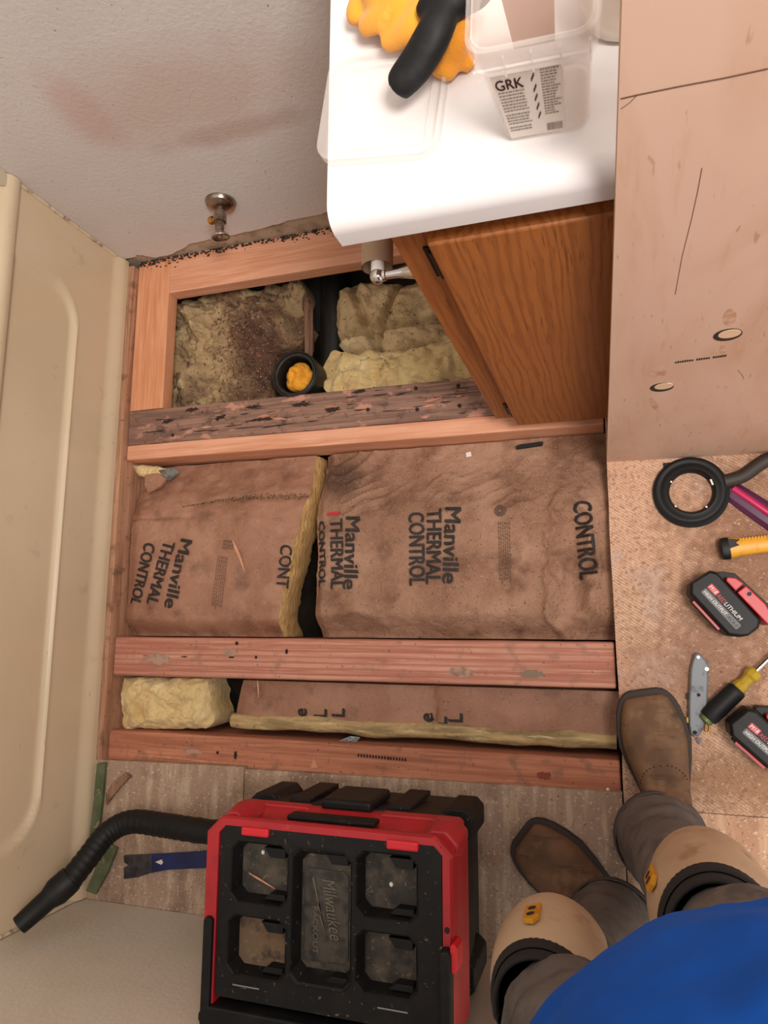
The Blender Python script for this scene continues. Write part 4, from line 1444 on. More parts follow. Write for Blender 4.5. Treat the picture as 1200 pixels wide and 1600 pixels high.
# batteries lying on their sides
def battery(label, px_a, px_b, zt=.066):
    a = P(*px_a, zt); b = P(*px_b, zt)
    d = b - a
    L_ = d.length
    t = thing('power_tool_battery', label, 'battery', (a.x + d.x / 2, a.y + d.y / 2, 0), 'power tool batteries on the floor')
    M_ = frame((a.x, a.y, .0005), (d.x, d.y, 0)) @ Matrix.Diagonal((1, 1.16, 1, 1))
    k = L_
    body = [(.010, 0), (k - .016, 0), (k - .002, .012), (k + .004, .022), (k + .004, .040), (k - .004, .050), (.010, .052), (.0, .046), (-.004, .012)]
    inner = [(x + (k / 2 - x) * .05, y + (.026 - y) * .12) for x, y in body]
    bb_ = B()
    bb_.loft([[(x, y, 0) for x, y in inner], [(x, y, .008) for x, y in body], [(x, y, zt - .008) for x, y in body], [(x, y, zt) for x, y in inner]], M=M_)
    bo_ = bb_.build('case', M_black, t, bevel=.0015)
    # foot rail along the long edge
    B().box((.022, -.004, .012), (k - .03, .001, zt - .014), M_).build('foot_rail', M_black_dusty, bo_, bevel=.001)
    B().box((.024, -.0045, zt - .0145), (k - .032, -.001, zt - .012), M_).build('red_seam', M_red, bo_)
    # red upper shell in two pieces
    top_ = [(.030, .0525), (.026, .058), (.036, .066), (.052, .069), (.053, .0525)]
    B().prism(top_, .006, zt - .006, M_).build('red_shell', M_red, t, bevel=.002)
    top2 = [(.056, .0525), (.056, .069), (k - .02, .071), (k + .012, .064), (k + .010, .0525)]
    B().prism(top2, .006, zt - .006, M_).build('red_shell', M_red, t, bevel=.002)
    B().prism([(.012, .0525), (.012, .058), (.030, .072), (k - .01, .076), (k - .01, .0525)], .012, zt - .022, M_).build('terminal_block', M_black, t, bevel=.001)
    B().lathe([(.0035, zt - .008), (.0035, zt - .0055)], 12, M_ @ Matrix.Translation((.070, .064, 0))).build('screw', M_black, t)
    # printed panel
    zz = zt + .0003
    s = k / .125
    B().prism(rrect(.020 * s, .014, .108 * s, .0235, .002, 3), zt - .0005, zz, M_).build('grey_badge', mat('badge_grey', '5b5c5e', .5), bo_)
    B().prism(rrect(.020 * s, .0255, .041 * s, .0345, .0012, 2), zt - .0005, zz, M_).build('badge_m18', mat('badge_red', 'b92d3a', .5), bo_)

    def line(body_, x0, x1, y0, y1, m, nm='lettering', off=0, sh=.15):
        b3 = B()
        text_build(b3, body_, lambda x, y: M_ @ Vector((lerp(x0 * s, x1 * s, x), lerp(y0, y1, y), zz + .0003)), offset=off, shear=sh)
        b3.build(nm, m, bo_)
    wht = mat('print_white', 'd9d6d2', .5)
    line('M18', .022, .039, .0272, .0330, wht)
    line('RED', .043, .060, .0262, .0325, mat('print_red', 'b92d3a', .5))
    line('LITHIUM', .061, .100, .0262, .0325, wht)
    line('HIGH OUTPUT', .023, .078, .0162, .0212, wht)
    line('XC6.0', .081, .105, .0162, .0212, M_black)
    return t


battery('black and red tool battery beside the yellow handled tool', (1071, 921), (1149, 1005))
battery('black and red tool battery beside the nut driver and the boot', (1134, 1143), (1226, 1224))

# utility knife
a, b = P(1088, 1152, .012), P(1093, 1020, .012)
d = b - a
L_ = d.length
kn = thing('utility_knife', 'grey metal utility knife lying beside the right boot', 'knife', (a.x, a.y + .06, 0))
Mk = frame((a.x, a.y, .0006), (d.x, d.y, 0))
kp = [(0, .004), (.004, -.005), (.018, -.012), (.06, -.0165), (.10, -.0165), (L_ - .028, -.0155), (L_ - .018, -.0165), (L_ - .002, -.001), (L_, .004), (L_ - .004, .009), (L_ - .03, .014), (.06, .0150), (.02, .0135), (.004, .010)]
kin = [(x + (L_ / 2 - x) * .03, y * .82) for x, y in kp]
B().loft([[(x, y, 0) for x, y in kin], [(x, y, .004) for x, y in kp], [(x, y, .009) for x, y in kp], [(x, y, .0135) for x, y in kin]], M=Mk).build('handle_shell', M_knife, kn, bevel=.001)
for (x, y, r) in ((L_ - .008, .002, .0026), (L_ * .50, -.001, .0030), (.008, .003, .0036)):
    B().lathe([(r, .012), (r, .0142)], 14, Mk @ Matrix.Translation((x, y, 0))).build('screw', M_rot_shade if r > .0027 else M_steel, kn)
B().lathe([(.0032, .010), (.0032, .0146)], 14, Mk @ Matrix.Translation((L_ - .027, -.0125, 0))).build('thumb_stud', M_chrome, kn)
B().tube(catmull([Mk @ Vector(p) for p in ((.03, -.0135, .004), (.026, -.020, .004), (.014, -.0215, .004), (.010, -.018, .004), (.014, -.015, .004), (.026, -.016, .004))], 5), .0012, 8).build('release_loop', M_yellow, kn, smooth=True)
B().box((.022, .012, .003), (.032, .0175, .008), Mk).build('release_tab', M_yellow, kn, bevel=.001)
B().prism([(.0, -.004), (-.004, .0), (-.013, -.006), (-.004, -.009)], .004, .0055, Mk).build('blade_tip', M_bare_steel, kn)
B().prism([(.062, .0145), (.075, .0145), (.073, .018), (.064, .018)], .004, .010, Mk).build('slider', M_black, kn, bevel=.0006)

# nut driver
a, b = P(1107, 1121, .017), P(1186, 1044, .017)
d = b - a
L_ = d.length
nd = thing('nut_driver', 'driver with a black cushion grip and amber collar pointing away from the boot', 'screwdriver', (a.x, a.y, 0))
Mn = frame((a.x, a.y, .0172), (0, 0, 1), (d.x, d.y, 0))
B().lathe([(.010, -.003), (.015, -.001), (.0163, .005), (.0168, .02), (.0168, L_ * .50), (.0165, L_ * .56), (.014, L_ * .585)], 24, Mn).build('cushion_grip', M_rubber, nd, smooth=True)
B().lathe([(.008, -.010), (.012, -.008), (.012, -.001)], 18, Mn).build('end_cap', mat('green_cap', '5e6a2e', .4), nd, smooth=True)
B().lathe([(.0115, L_ * .58), (.0125, L_ * .60), (.0125, L_ * .66), (.0095, L_ * .70), (.0105, L_ * .80), (.0135, L_ * .84), (.0135, L_ * .92), (.010, L_ * .95)], 8, Mn).build('amber_collar', M_yellow_clear, nd, bevel=.0008)
B().lathe([(.0042, L_ * .94), (.0042, L_ * 1.7), (.003, L_ * 1.72)], 14, Mn).build('shaft', M_chrome, nd, smooth=True)

# blue pry bar
bar = thing('pry_bar', 'blue pry bar with a bare steel claw on the floor beside the vacuum', 'pry bar', (P(195, 1357).x, P(195, 1357).y, 0))
z_ = .007
B().prism([P2(193, 1337, z_), P2(193, 1347, z_), P2(200, 1352, z_), P2(193, 1356, z_), P2(193, 1374, z_), P2(214, 1371, z_), P2(236, 1364, z_), P2(237, 1335, z_)], .001, z_).build('claw', M_bare_steel, bar, bevel=.001)
B().prism([P2(237, 1335, z_), P2(236, 1364, z_), P2(262, 1359, z_), P2(330, 1356, z_), P2(352, 1356, z_), P2(352, 1328, z_), P2(322, 1330, z_)], .001, z_ + .001).build('shank', M_blue_steel, bar, bevel=.001)
c = P(250, 1347, z_ + .001)
B().prism([(c.x - .012, c.y - .001), (c.x + .004, c.y - .005), (c.x + .008, c.y), (c.x + .004, c.y + .006)], z_ - .0005, z_ + .0014).build('nail_slot', M_label, bar)

# green painted scraps and the brown shard by the tub
B().prism([P2(151, 1193, .01), P2(164, 1192, .01), P2(160, 1240, .01), P2(152, 1312, .01), P2(139, 1312, .01), P2(146, 1250, .01)], 0.0003, .010).build('green_trim_scrap', M_green, bevel=.001, label='long green painted wood scrap along the tub foot', cat='wood scrap', group='green painted scraps')
B().prism([P2(168, 1318, .01), P2(182, 1326, .01), P2(168, 1362, .01), P2(148, 1398, .01), P2(134, 1392, .01), P2(150, 1352, .01)], .0003, .010).build('green_trim_scrap', M_green, bevel=.001, label='short slanted green painted wood scrap under the vacuum hose', cat='wood scrap', group='green painted scraps')
B().prism([P2(166, 1240, .006), P2(178, 1222, .006), P2(196, 1207, .006), P2(205, 1213, .006), P2(190, 1228, .006), P2(172, 1250, .006), P2(167, 1258, .006)], .0003, .009).build('wood_shard', M_shard, bevel=.001, label='dark weathered wood shard on the subfloor near the tub', cat='wood shard')

# ================================================================== VACUUM
vac = thing('portable_vacuum', 'red and black box vacuum with five dusty lid pockets against the near wall', 'vacuum', (-.44, -.45, 0))


def chrect(x0, y0, x1, y1, c):
    return [(x0 + c, y0), (x1 - c, y0), (x1, y0 + c), (x1, y1 - c), (x1 - c, y1), (x0 + c, y1), (x0, y1 - c), (x0, y0 + c)]


def R3(x0, y0, x1, y1, c, z):
    return [(x, y, z) for x, y in chrect(x0, y0, x1, y1, c)]


VB = (-.640, -.598, -.240, -.296)
bb = B()
bb.loft([R3(-.605, -.575, -.275, -.325, .02, .001), R3(-.612, -.582, -.268, -.318, .03, .03), R3(-.630, -.594, -.250, -.302, .03, .17), R3(-.634, -.597, -.246, -.298, .03, .245)])
base_o = bb.build('base', M_black_dusty, vac, bevel=.002)
# corner bumpers and rear ribs of the base
for (x, y, sx, sy) in ((-.250, -.302, 1, 1), (-.250, -.560, 1, -1), (-.63, -.302, -1, 1)):
    B().loft([R3(x - .045 if sx > 0 else x - .012, y - .045 if sy > 0 else y - .012, x + .012 if sx > 0 else x + .045, y + .010 if sy > 0 else y + .045, .012, z) for z in ((.12, .225))]).build('bumper', M_black_dusty, base_o, bevel=.003)
for x in (-.54, -.36):
    B().box((x - .02, -.303, .10), (x + .02, -.293, .235)).build('rear_rib', M_black_dusty, base_o, bevel=.002)
B().box((-.49, -.302, .15), (-.40, -.284, .262)).build('rear_latch', M_black, vac, bevel=.006)
# red shell with raised rim
bb = B()
bb.loft([R3(-.636, -.598, -.243, -.300, .022, .243), R3(-.640, -.598, -.240, -.300, .022, .262), R3(-.641, -.598, -.240, -.312, .026, .300), R3(-.641, -.598, -.238, -.301, .026, .345), R3(-.640, -.598, -.239, -.296, .026, .366), R3(-.636, -.596, -.243, -.299, .026, .372), R3(-.616, -.596, -.254, -.309, .012, .372), R3(-.612, -.596, -.256, -.312, .010, .328)])
bb.build('shell', M_red, vac, bevel=.0025)
for x0, x1 in ((-.634, -.505), (-.385, -.247)):
    B().loft([R3(x0, -.318, x1, -.297, .006, .246), R3(x0, -.318, x1, -.298, .006, .268)]).build('shell_ledge', M_red, vac, bevel=.003)
B().loft([R3(-.300, -.340, -.237, -.292, .018, .266), R3(-.300, -.340, -.235, -.290, .018, .300), R3(-.296, -.340, -.238, -.297, .018, .338)]).build('shell_corner', M_red, vac, bevel=.003)
B().loft([R3(-.641, -.340, -.580, -.292, .018, .266), R3(-.641, -.340, -.580, -.290, .018, .300), R3(-.638, -.340, -.585, -.297, .018, .338)]).build('shell_corner', M_red, vac, bevel=.003)
B().box((-.525, -.308, .288), (-.375, -.2995, .318)).build('name_strip', M_black_dusty, vac, bevel=.003)

# lid with five pockets
ZT, ZB = .3705, .345
lidb = B()
pockets = [(-.594, -.420, -.494, -.330), (-.596, -.523, -.495, -.437), (-.490, -.522, -.391, -.330), (-.386, -.417, -.290, -.325), (-.386, -.517, -.291, -.433)]
cells = [(-.613, -.4285, -.492, -.309), (-.613, -.556, -.492, -.4285), (-.492, -.556, -.3885, -.309), (-.3885, -.425, -.255, -.309), (-.3885, -.556, -.255, -.425)]
lid_floor_b = []
for (X0, Y0, X1, Y1), (hx0, hy0, hx1, hy1) in zip(cells, pockets):
    ch = .012
    oc = [(hx0 + ch, hy0), (hx1 - ch, hy0), (hx1, hy0 + ch), (hx1, hy1 - ch), (hx1 - ch, hy1), (hx0 + ch, hy1), (hx0, hy1 - ch), (hx0, hy0 + ch)]
    ou = [(hx0 + ch, Y0), (hx1 - ch, Y0), (X1, hy0 + ch), (X1, hy1 - ch), (hx1 - ch, Y1), (hx0 + ch, Y1), (X0, hy1 - ch), (X0, hy0 + ch)]
    co = {1: (X1, Y0), 3: (X1, Y1), 5: (X0, Y1), 7: (X0, Y0)}
    cxm, cym = (hx0 + hx1) / 2, (hy0 + hy1) / 2
    vo = [lidb.bm.verts.new((x, y, ZT)) for x, y in oc]
    vu = [lidb.bm.verts.new((x, y, ZT)) for x, y in ou]
    for i in range(8):
        j = (i + 1) % 8
        if i in co:
            vcn = lidb.bm.verts.new((*co[i], ZT))
            lidb.face([vu[i], vcn, vu[j], vo[j], vo[i]])
        else:
            lidb.face([vu[i], vu[j], vo[j], vo[i]])
    # raised lip, then sloping pocket walls
    ins = lambda s: [(x + (cxm - x) * s, y + (cym - y) * s) for x, y in oc]
    r1 = [lidb.bm.verts.new((x, y, ZT + .0012)) for x, y in ins(.012)]
    r2 = [lidb.bm.verts.new((x, y, ZT - .001)) for x, y in ins(.05)]
    r3 = [lidb.bm.verts.new((x, y, ZB)) for x, y in ins(.16)]
    for a_, b_ in ((vo, r1), (r1, r2), (r2, r3)):
        for i in range(8):
            j = (i + 1) % 8
            lidb.face([a_[i], a_[j], b_[j], b_[i]])
    lid_floor_b.append(ins(.15))
bm = lidb.bm
lid = lidb.build('lid', M_black_dusty, vac)
for k, pts in enumerate(lid_floor_b):
    B().prism(pts, ZB - .003, ZB + .0002).build('pocket_floor', M_pocket_mud if k == 1 else M_pocket, lid)
    X0, Y0, X1, Y1 = pockets[k]
    B().prism([(X1 - .045, Y1 - .007), (X1 - .034, Y1 - .021), (X1 - .008, Y1 - .021), (X1 - .008, Y1 - .007)], ZB, ZT - .004).build('pocket_catch', M_black, lid, bevel=.001)
    B().prism([(X1 - .045, Y0 + .007), (X1 - .034, Y0 + .016), (X1 - .008, Y0 + .016), (X1 - .008, Y0 + .007)], ZB, ZT - .006).build('pocket_catch', M_black, lid, bevel=.001)
# lid border between pockets and shell: underside skirt
B().box((-.611, -.595, .335), (-.257, -.313, .3415)).build('lid_tray', M_black, lid)
# embossed emblem plate in the middle pocket
M_emb = mat('embossed_plastic', '4a443c', .55, layers=[dict(col='2a2725', scale=60, lo=.45, hi=.65)])
emb = chrect(-.478, -.497, -.405, -.366, .008)
B().loft([[(x, y, ZB) for x, y in emb], [(x, y, ZB + .0018) for x, y in emb], [(x * .97 + -.4415 * .03, y * .985 + -.4315 * .015, ZB + .0018) for x, y in emb], [(x * .97 + -.4415 * .03, y * .985 + -.4315 * .015, ZB + .0005) for x, y in emb]]).build('emblem_plate', M_emb, lid)


def vtext(body, s, e, hgt, z, m, sh=.2, off=.01):
    p0_ = P(*s, z); p1_ = P(*e, z)
    e1 = Vector((p1_.x - p0_.x, p1_.y - p0_.y)); L2 = e1.length; e1 /= L2
    e2 = Vector((-e1.y, e1.x))
    b3 = B()

    def fn(x, y):
        q = Vector((p0_.x, p0_.y)) + e1 * (x * L2) + e2 * (y * hgt)
        return (q.x, q.y, z)
    text_build(b3, body, fn, offset=off, shear=sh)
    return b3.build('embossed_lettering', m, lid)


M_embl = mat('embossed_letters', '6d6558', .5)
vtext('Milwaukee', (503, 1374), (516, 1470), .022, ZB + .0026, M_embl, .35, 0)
vtext('PACKOUT', (489, 1416), (489, 1490), .009, ZB + .0026, M_embl, 0, 0)
bolt = [(491, 1368), (499, 1410), (497, 1412), (513, 1470), (500, 1430), (502, 1427), (489, 1372)]
B().prism([P2(u, v, ZB) for u, v in bolt], ZB + .0005, ZB + .0026).build('embossed_bolt', M_embl, lid)
# latches, clips, handle
for (ua, va, ub, vb) in ((378, 1293, 420, 1307), (604, 1313, 654, 1329)):
    a, b = P(ua, va, .373), P(ub, vb, .373)
    B().box((a.x, b.y - .002, .362), (b.x, a.y + .002, .3765)).build('latch', M_red_bright, vac, bevel=.003)
for (ua, va, ub, vb) in ((364, 1536, 406, 1544), (590, 1572, 638, 1581)):
    a, b = P(ua, va, .37), P(ub, vb, .37)
    B().box((a.x, min(a.y, b.y) - .002, .366), (b.x, max(a.y, b.y), .3725)).build('metal_clip', M_steel, vac, bevel=.0008)
bb = B()
bb.loft([R3(-.634, -.600, -.618, -.440, .004, .352), R3(-.634, -.600, -.618, -.445, .004, .379)])
bb.loft([R3(-.256, -.600, -.240, -.436, .004, .352), R3(-.256, -.600, -.240, -.441, .004, .386)])
bb.loft([R3(-.636, -.6015, -.240, -.566, .012, .352), R3(-.636, -.6015, -.240, -.568, .012, .380)])
bb.build('handle', M_black, vac, bevel=.003)
B().loft([R3(-.242, -.470, -.230, -.432, .004, .35), R3(-.242, -.470, -.232, -.432, .004, .380)]).build('handle_pivot', M_red_bright, vac, bevel=.003)
B().lathe([(.004, .370), (.004, .3735)], 14, Matrix.Translation((-.2475, -.418, 0))).build('rim_screw', M_rot_shade, vac)
# hose and nozzle
hp_ = [(-.632, -.40, .13), P(300, 1296, .12), P(255, 1289, .105), P(205, 1284, .100), P(168, 1302, .115), P(135, 1343, .15), P(100, 1388, .19)]
path = catmull(hp_, 14)
rs = [.0235 + .0009 * math.sin(i * 2.1) for i in range(len(path))]
hose = B()
hose.tube(path, rs, 16)
hose_o = hose.build('hose', M_rubber, vac, smooth=True)
nA, nB, nC = P(112, 1372, .178), P(76, 1405, .212), P(30, 1446, .240)
nB2 = nA.lerp(nC, .40)
bb = B()
bb.tube([nA, nA.lerp(nC, .06), nA.lerp(nC, .30), nA.lerp(nC, .46), nA.lerp(nC, .85), nC], [.026, .027, .0275, .021, .0195, .0185], 20)
bb.build('nozzle', M_black, hose_o, smooth=True)

# ================================================================== PERSON
F_ = Vector((-.47, .88, 0)).normalized()
S_ = Vector((F_.y, -F_.x, 0))                       # towards the person's right hand
per = thing('person', 'person in a blue shirt, charcoal jeans, knee pads and brown boots standing in the room', 'person', (.06, -.42, 0))


def ell(c, rs_, rf, n=28, z=None, wob=0, seed=0):
    out = []
    for i in range(n):
        a = 2 * PI * i / n
        w = 1 + wob * nz(math.cos(a) * 2 + seed, math.sin(a) * 2, c[2] * 6)
        out.append((c[0] + (S_.x * math.cos(a) * rs_ + F_.x * math.sin(a) * rf) * w, c[1] + (S_.y * math.cos(a) * rs_ + F_.y * math.sin(a) * rf) * w, c[2]))
    return out


kR, kL = Vector((.092, -.338, .47)), Vector((-.092, -.442, .455))
hR, hL = Vector((.050, -.343, .085)), Vector((-.030, -.490, .085))
cR, cL = Vector((.172, -.335, .84)), Vector((.022, -.435, .84))
# bare body: legs, torso, arms, hands, head as one figure
bb = B()
for h_, k_, c_ in ((hR, kR, cR), (hL, kL, cL)):
    bb.tube(catmull([h_ + Vector((0, 0, .03)), h_.lerp(k_, .5), k_, k_.lerp(c_, .5), c_], 4), [lerp(.030, .060, i / 16) for i in range(17)], 12)
bb.loft([ell((.10, -.385, .78), .15, .10), ell((.10, -.38, .90), .16, .12), ell((.093, -.335, 1.0), .15, .115), ell((.085, -.30, 1.2), .17, .105), ell((.08, -.275, 1.34), .165, .085), ell((.078, -.265, 1.41), .08, .065)])
bb.tube([(.078, -.265, 1.38), (.070, -.245, 1.50)], .052, 14)
bb.ellipsoid((.060, -.215, 1.585), (.076, .090, .112), 24, 16)
hd = Vector((.060, -.215, 1.585))
bb.ellipsoid(hd + F_ * .09 + Vector((0, 0, -.012)), (.012, .014, .022), 10, 8)
bb.ellipsoid(hd + F_ * .075 + Vector((0, 0, -.060)), (.024, .018, .010), 10, 8)
for sg in (1, -1):
    bb.ellipsoid(hd + S_ * .078 * sg, (.010, .020, .030), 10, 8)
arms = ((Vector((.245, -.19, 1.335)), Vector((.33, -.12, 1.10)), Vector((.115, -.035, 1.435))), (Vector((-.085, -.355, 1.335)), Vector((-.235, -.335, 1.12)), Vector((-.115, -.075, 1.435))))
for k, (s_, e_, w_) in enumerate(arms):
    bb.tube(catmull([s_, s_.lerp(e_, .5), e_, e_.lerp(w_, .5), w_], 4), [lerp(.046, .026, i / 16) for i in range(17)], 12)
    dr = (w_ - e_).normalized()
    pc_ = w_ + dr * .045
    bb.ellipsoid(pc_, (.036, .040, .020), 12, 8)
    for j, (off, ln_) in enumerate(((-.030, .062), (-.010, .072), (.010, .070), (.029, .055))):
        side = Vector((1, 0, 0)) if k else Vector((-1, 0, 0))
        a_ = pc_ + Vector((0, off, .008)) + Vector((0, .02, 0))
        bb.tube(catmull([a_, a_ + side * ln_ * .5 + Vector((0, .006, .010)), a_ + side * ln_ + Vector((0, .002, .012))], 4), .0088, 8)
    side = Vector((1, 0, 0)) if k else Vector((-1, 0, 0))
    bb.tube(catmull([pc_ + Vector((0, -.02, .0)), pc_ + side * .03 + Vector((0, -.04, .014)), pc_ + side * .055 + Vector((0, -.03, .022))], 4), .0105, 8)
body = bb.build('body', M_skin, per)
remesh(body, .006, 3)
bb = B()
bb.ellipsoid(hd + Vector((0, 0, .022)) - F_ * .012, (.083, .096, .104), 24, 16)
bb.build('hair', M_hair, per, smooth=True)
for sg in (1, -1):
    B().ellipsoid(hd + F_ * .083 + S_ * .032 * sg + Vector((0, 0, .004)), (.011, .011, .008), 12, 8).build('eye', M_white_pl, per, smooth=True)
# trousers
bb = B()
for h_, k_, c_, sd in ((hR, kR, cR, 1), (hL, kL, cL, 5)):
    ctl = [h_, h_.lerp(k_, .18), h_.lerp(k_, .55), k_ - F_ * .008, k_.lerp(c_, .33), k_.lerp(c_, .7), c_]
    rad = [.075, .068, .060, .064, .082, .094, .106]
    pth = catmull(ctl, 6)
    rr = []
    for i in range(len(pth)):
        q = i / 6
        j = min(int(q), 5)
        rr.append(lerp(rad[j], rad[j + 1], q - j) * (1 + .05 * math.sin(i * 1.9 + sd) * (1 if i > 5 else .3)))
    bb.tube(pth, rr, 24)
bb.loft([ell((.10, -.385, .76), .14, .09), ell((.10, -.385, .82), .175, .125), ell((.10, -.38, .92), .175, .13), ell((.097, -.36, .97), .16, .12)])
tro = bb.build('trousers', M_jeans, per)
remesh(tro, .0065, 4)
crumple(tro, .045, .010)
for h_, k_, ra in ((hR, kR, .0735), (hL, kL, .0735)):
    d_ = (k_ - h_).normalized()
    Mh_ = frame(h_, (1, 0, 0), d_)
    B().lathe([(ra - .004, -.002), (ra, -.004), (ra + .002, .004), (ra + .0015, .016), (ra - .001, .018)], 36, Mh_, cap=False).build('hem', M_hem, tro, smooth=True)
# shirt
bb = B()
bb.loft([ell((0.1006, -0.3619, .800), .205, .160, wob=.03, seed=1), ell((0.0986, -0.3519, .84), .207, .166, wob=.03, seed=1), ell((0.0946, -0.3299, .92), .203, .170, wob=.02), ell((0.0916, -0.3119, 1.0), .198, .162, wob=.02), ell((0.0882, -0.2947, 1.15), .20, .135), ell((0.0832, -0.2797, 1.28), .205, .115), ell((0.0812, -0.2697, 1.36), .175, .098), ell((0.0792, -0.2627, 1.41), .085, .075)])
for s_, e_, w_ in arms:
    bb.tube(catmull([s_ + (s_ - e_) * .1, s_.lerp(e_, .35), s_.lerp(e_, .75)], 4), [.075, .073, .07, .068, .066, .064, .062, .06, .06], 16)
shirt = bb.build('shirt', M_shirt, per)
remesh(shirt, .008, 6)
crumple(shirt, .11, .022)


# knee pads
def kneepad(k_, f_, yaw_clip, flip):
    s_ = Vector((f_.y, -f_.x, 0))
    c_ = k_ + f_ * .008

    def shell(r_of_z, z0, z1, a0_, a1_, th, nz_=12, na=32):
        rows_o, rows_i = [], []
        for j in range(nz_ + 1):
            t = j / nz_
            z = lerp(z0, z1, t)
            ro_ = r_of_z(t)
            ro, ri = [], []
            for i in range(na + 1):
                a_ = lerp(a0_, a1_, i / na)
                dv = s_ * math.sin(a_) * .93 + f_ * math.cos(a_) * 1.08
                ro.append(c_ + dv * ro_ + Vector((0, 0, z)))
                ri.append(c_ + dv * (ro_ - th) + Vector((0, 0, z)))
            rows_o.append(ro); rows_i.append(ri)
        b3 = B()
        rings = []
        for j in range(nz_ + 1):
            rings.append(rows_o[j] + list(reversed(rows_i[j])))
        b3.loft(rings)
        return b3
    capr = lambda t: .064 + .015 * math.sin(PI * min(1, t * .9 + .05)) ** .7
    pad = shell(capr, -.12, .05, -1.7, 1.7, .007).build('knee_pad', M_pad, per, smooth=True, bevel=.003, angle=50)
    shell(lambda t: .0715 - .003 * t, .03, .056, -1.85, 1.85, .006, 4).build('foam_liner', M_foam, pad, smooth=True, bevel=.003, angle=50)
    shell(lambda t: .064, .0, .075, -1.2, 1.2, .006, 4).build('inner_lining', M_foam, pad, smooth=True, bevel=.003, angle=50)
    for zc in (-.055, .022):
        b3 = B()
        rings = []
        for i in range(40):
            a_ = lerp(1.5, 2 * PI - 1.5, i / 39)
            dv = s_ * math.sin(a_) * .93 + f_ * math.cos(a_) * 1.0
            q0 = c_ + dv * .0685 + Vector((0, 0, zc))
            q1 = c_ + dv * .0650 + Vector((0, 0, zc))
            rings.append([q0 + Vector((0, 0, -.018)), q0 + Vector((0, 0, .018)), q1 + Vector((0, 0, .018)), q1 + Vector((0, 0, -.018))])
        b3.loft(rings)
        b3.build('strap', M_foam, pad)
    # yellow clip
    dv = s_ * math.sin(yaw_clip) * .93 + f_ * math.cos(yaw_clip) * 1.08
    q = c_ + dv * .0795 + Vector((0, 0, -.005))
    tn = Vector((-dv.y, dv.x, 0)).normalized()
    Mc = Matrix((tn, Vector((0, 0, 1)), dv.normalized())).transposed().to_4x4()
    Mc.translation = q
    cl = B().prism([(-.010, -.028), (.010, -.024), (.008, .022), (-.004, .028), (-.011, .015)], -.003, .0035, Mc).build('clip', M_yellow, pad, bevel=.0015)
    for zc in (-.010, .009):
        B().prism(rrect(-.005, zc - .005, .005, zc + .005, .004, 4), .002, .0042, Mc).build('clip_slot', M_rot_shade, cl)


kneepad(kR, Vector((-.10, .995, 0)).normalized(), -1.05, 1)
kneepad(kL, Vector((-.55, .835, 0)).normalized(), .35, -1)


# boots
def boot(toe_px, mid_px, label):
    a = P(*toe_px, .015); b = P(*mid_px, .015)
    d_ = (a - b); d_.z = 0; d_.normalize()
    heel = Vector((a.x, a.y, 0)) - d_ * .300
    M_ = frame((heel.x, heel.y, .0006), d_)
    hw = [(0, .018), (.006, .027), (.02, .034), (.05, .038), (.09, .037), (.13, .043), (.17, .055), (.205, .0625), (.235, .061), (.262, .056), (.280, .049), (.291, .041), (.297, .033), (.300, .022)]
    ol = [(x, w) for x, w in hw] + [(x, -w) for x, w in reversed(hw)]
    root = B().prism(ol, .0, .013, M_).build('boot', M_sole, per, bevel=.002, label=label)
    # welt with a lighter stitched channel
    ol2 = [(x * .995 + .0008, y * .985) for x, y in ol]
    B().prism(ol2, .013, .019, M_).build('welt', mat('welt_leather', '3a2f2a', .75), root, bevel=.0015)
    B().prism([(x, y) for x, y in ol if x < .085] + [], -.0002, .0, M_).build('heel_block', M_sole, root)
    bb_ = B()
    secs = [(.289, .032, .030), (.281, .040, .038), (.262, .047, .046), (.235, .0535, .053), (.205, .055, .061), (.17, .0485, .076), (.14, .042, .096), (.115, .039, .120), (.09, .037, .14), (.05, .036, .14), (.02, .030, .13), (.008, .022, .11)]

    def ring(x, w, h):
        out = []
        n = 20
        for i in range(n):
            t = i / (n - 1)
            an = PI * t
            ca, sa = math.cos(an), math.sin(an)
            out.append((x, w * math.copysign(abs(ca) ** .75, ca), .017 + (h - .017) * sa ** .7))
        out.append((x, -w * .9, .014)); out.append((x, w * .9, .014))
        return out
    bb_.loft([ring(*s) for s in secs], M=M_)
    bb_.tube([M_ @ Vector((.062, 0, .10)), M_ @ Vector((.060, 0, .20))], [.044, .047], 18)
    up = bb_.build('upper', M_boot, root)
    remesh(up, .0042, 3)
    # perforated vamp line
    dots = B()
    for i in range(15):
        t = lerp(.20, .80, i / 14)
        x = .150 + .026 * math.sin(PI * (t - .2) / .6)
        k = [s for s in secs if s[0] >= x][-1]; k2 = [s for s in secs if s[0] <= x][0]
        f = 0 if k[0] == k2[0] else (x - k2[0]) / (k[0] - k2[0])
        w = lerp(k2[1], k[1], f); h = lerp(k2[2], k[2], f)
        an = PI * t
        ca, sa = math.cos(an), math.sin(an)
        q = Vector((x, w * math.copysign(abs(ca) ** .75, ca), .017 + (h - .017) * sa ** .7))
        dots.ellipsoid(q, (.0014, .0014, .0014), 6, 4, M_)
    dots.build('perforation', M_rot_shade, root)
    return root


boot((1005, 1077), (1038, 1228), 'brown square-toe leather boot pointing towards the vanity')
boot((811, 1301), (884, 1364), 'brown square-toe leather boot pointing towards the tub')

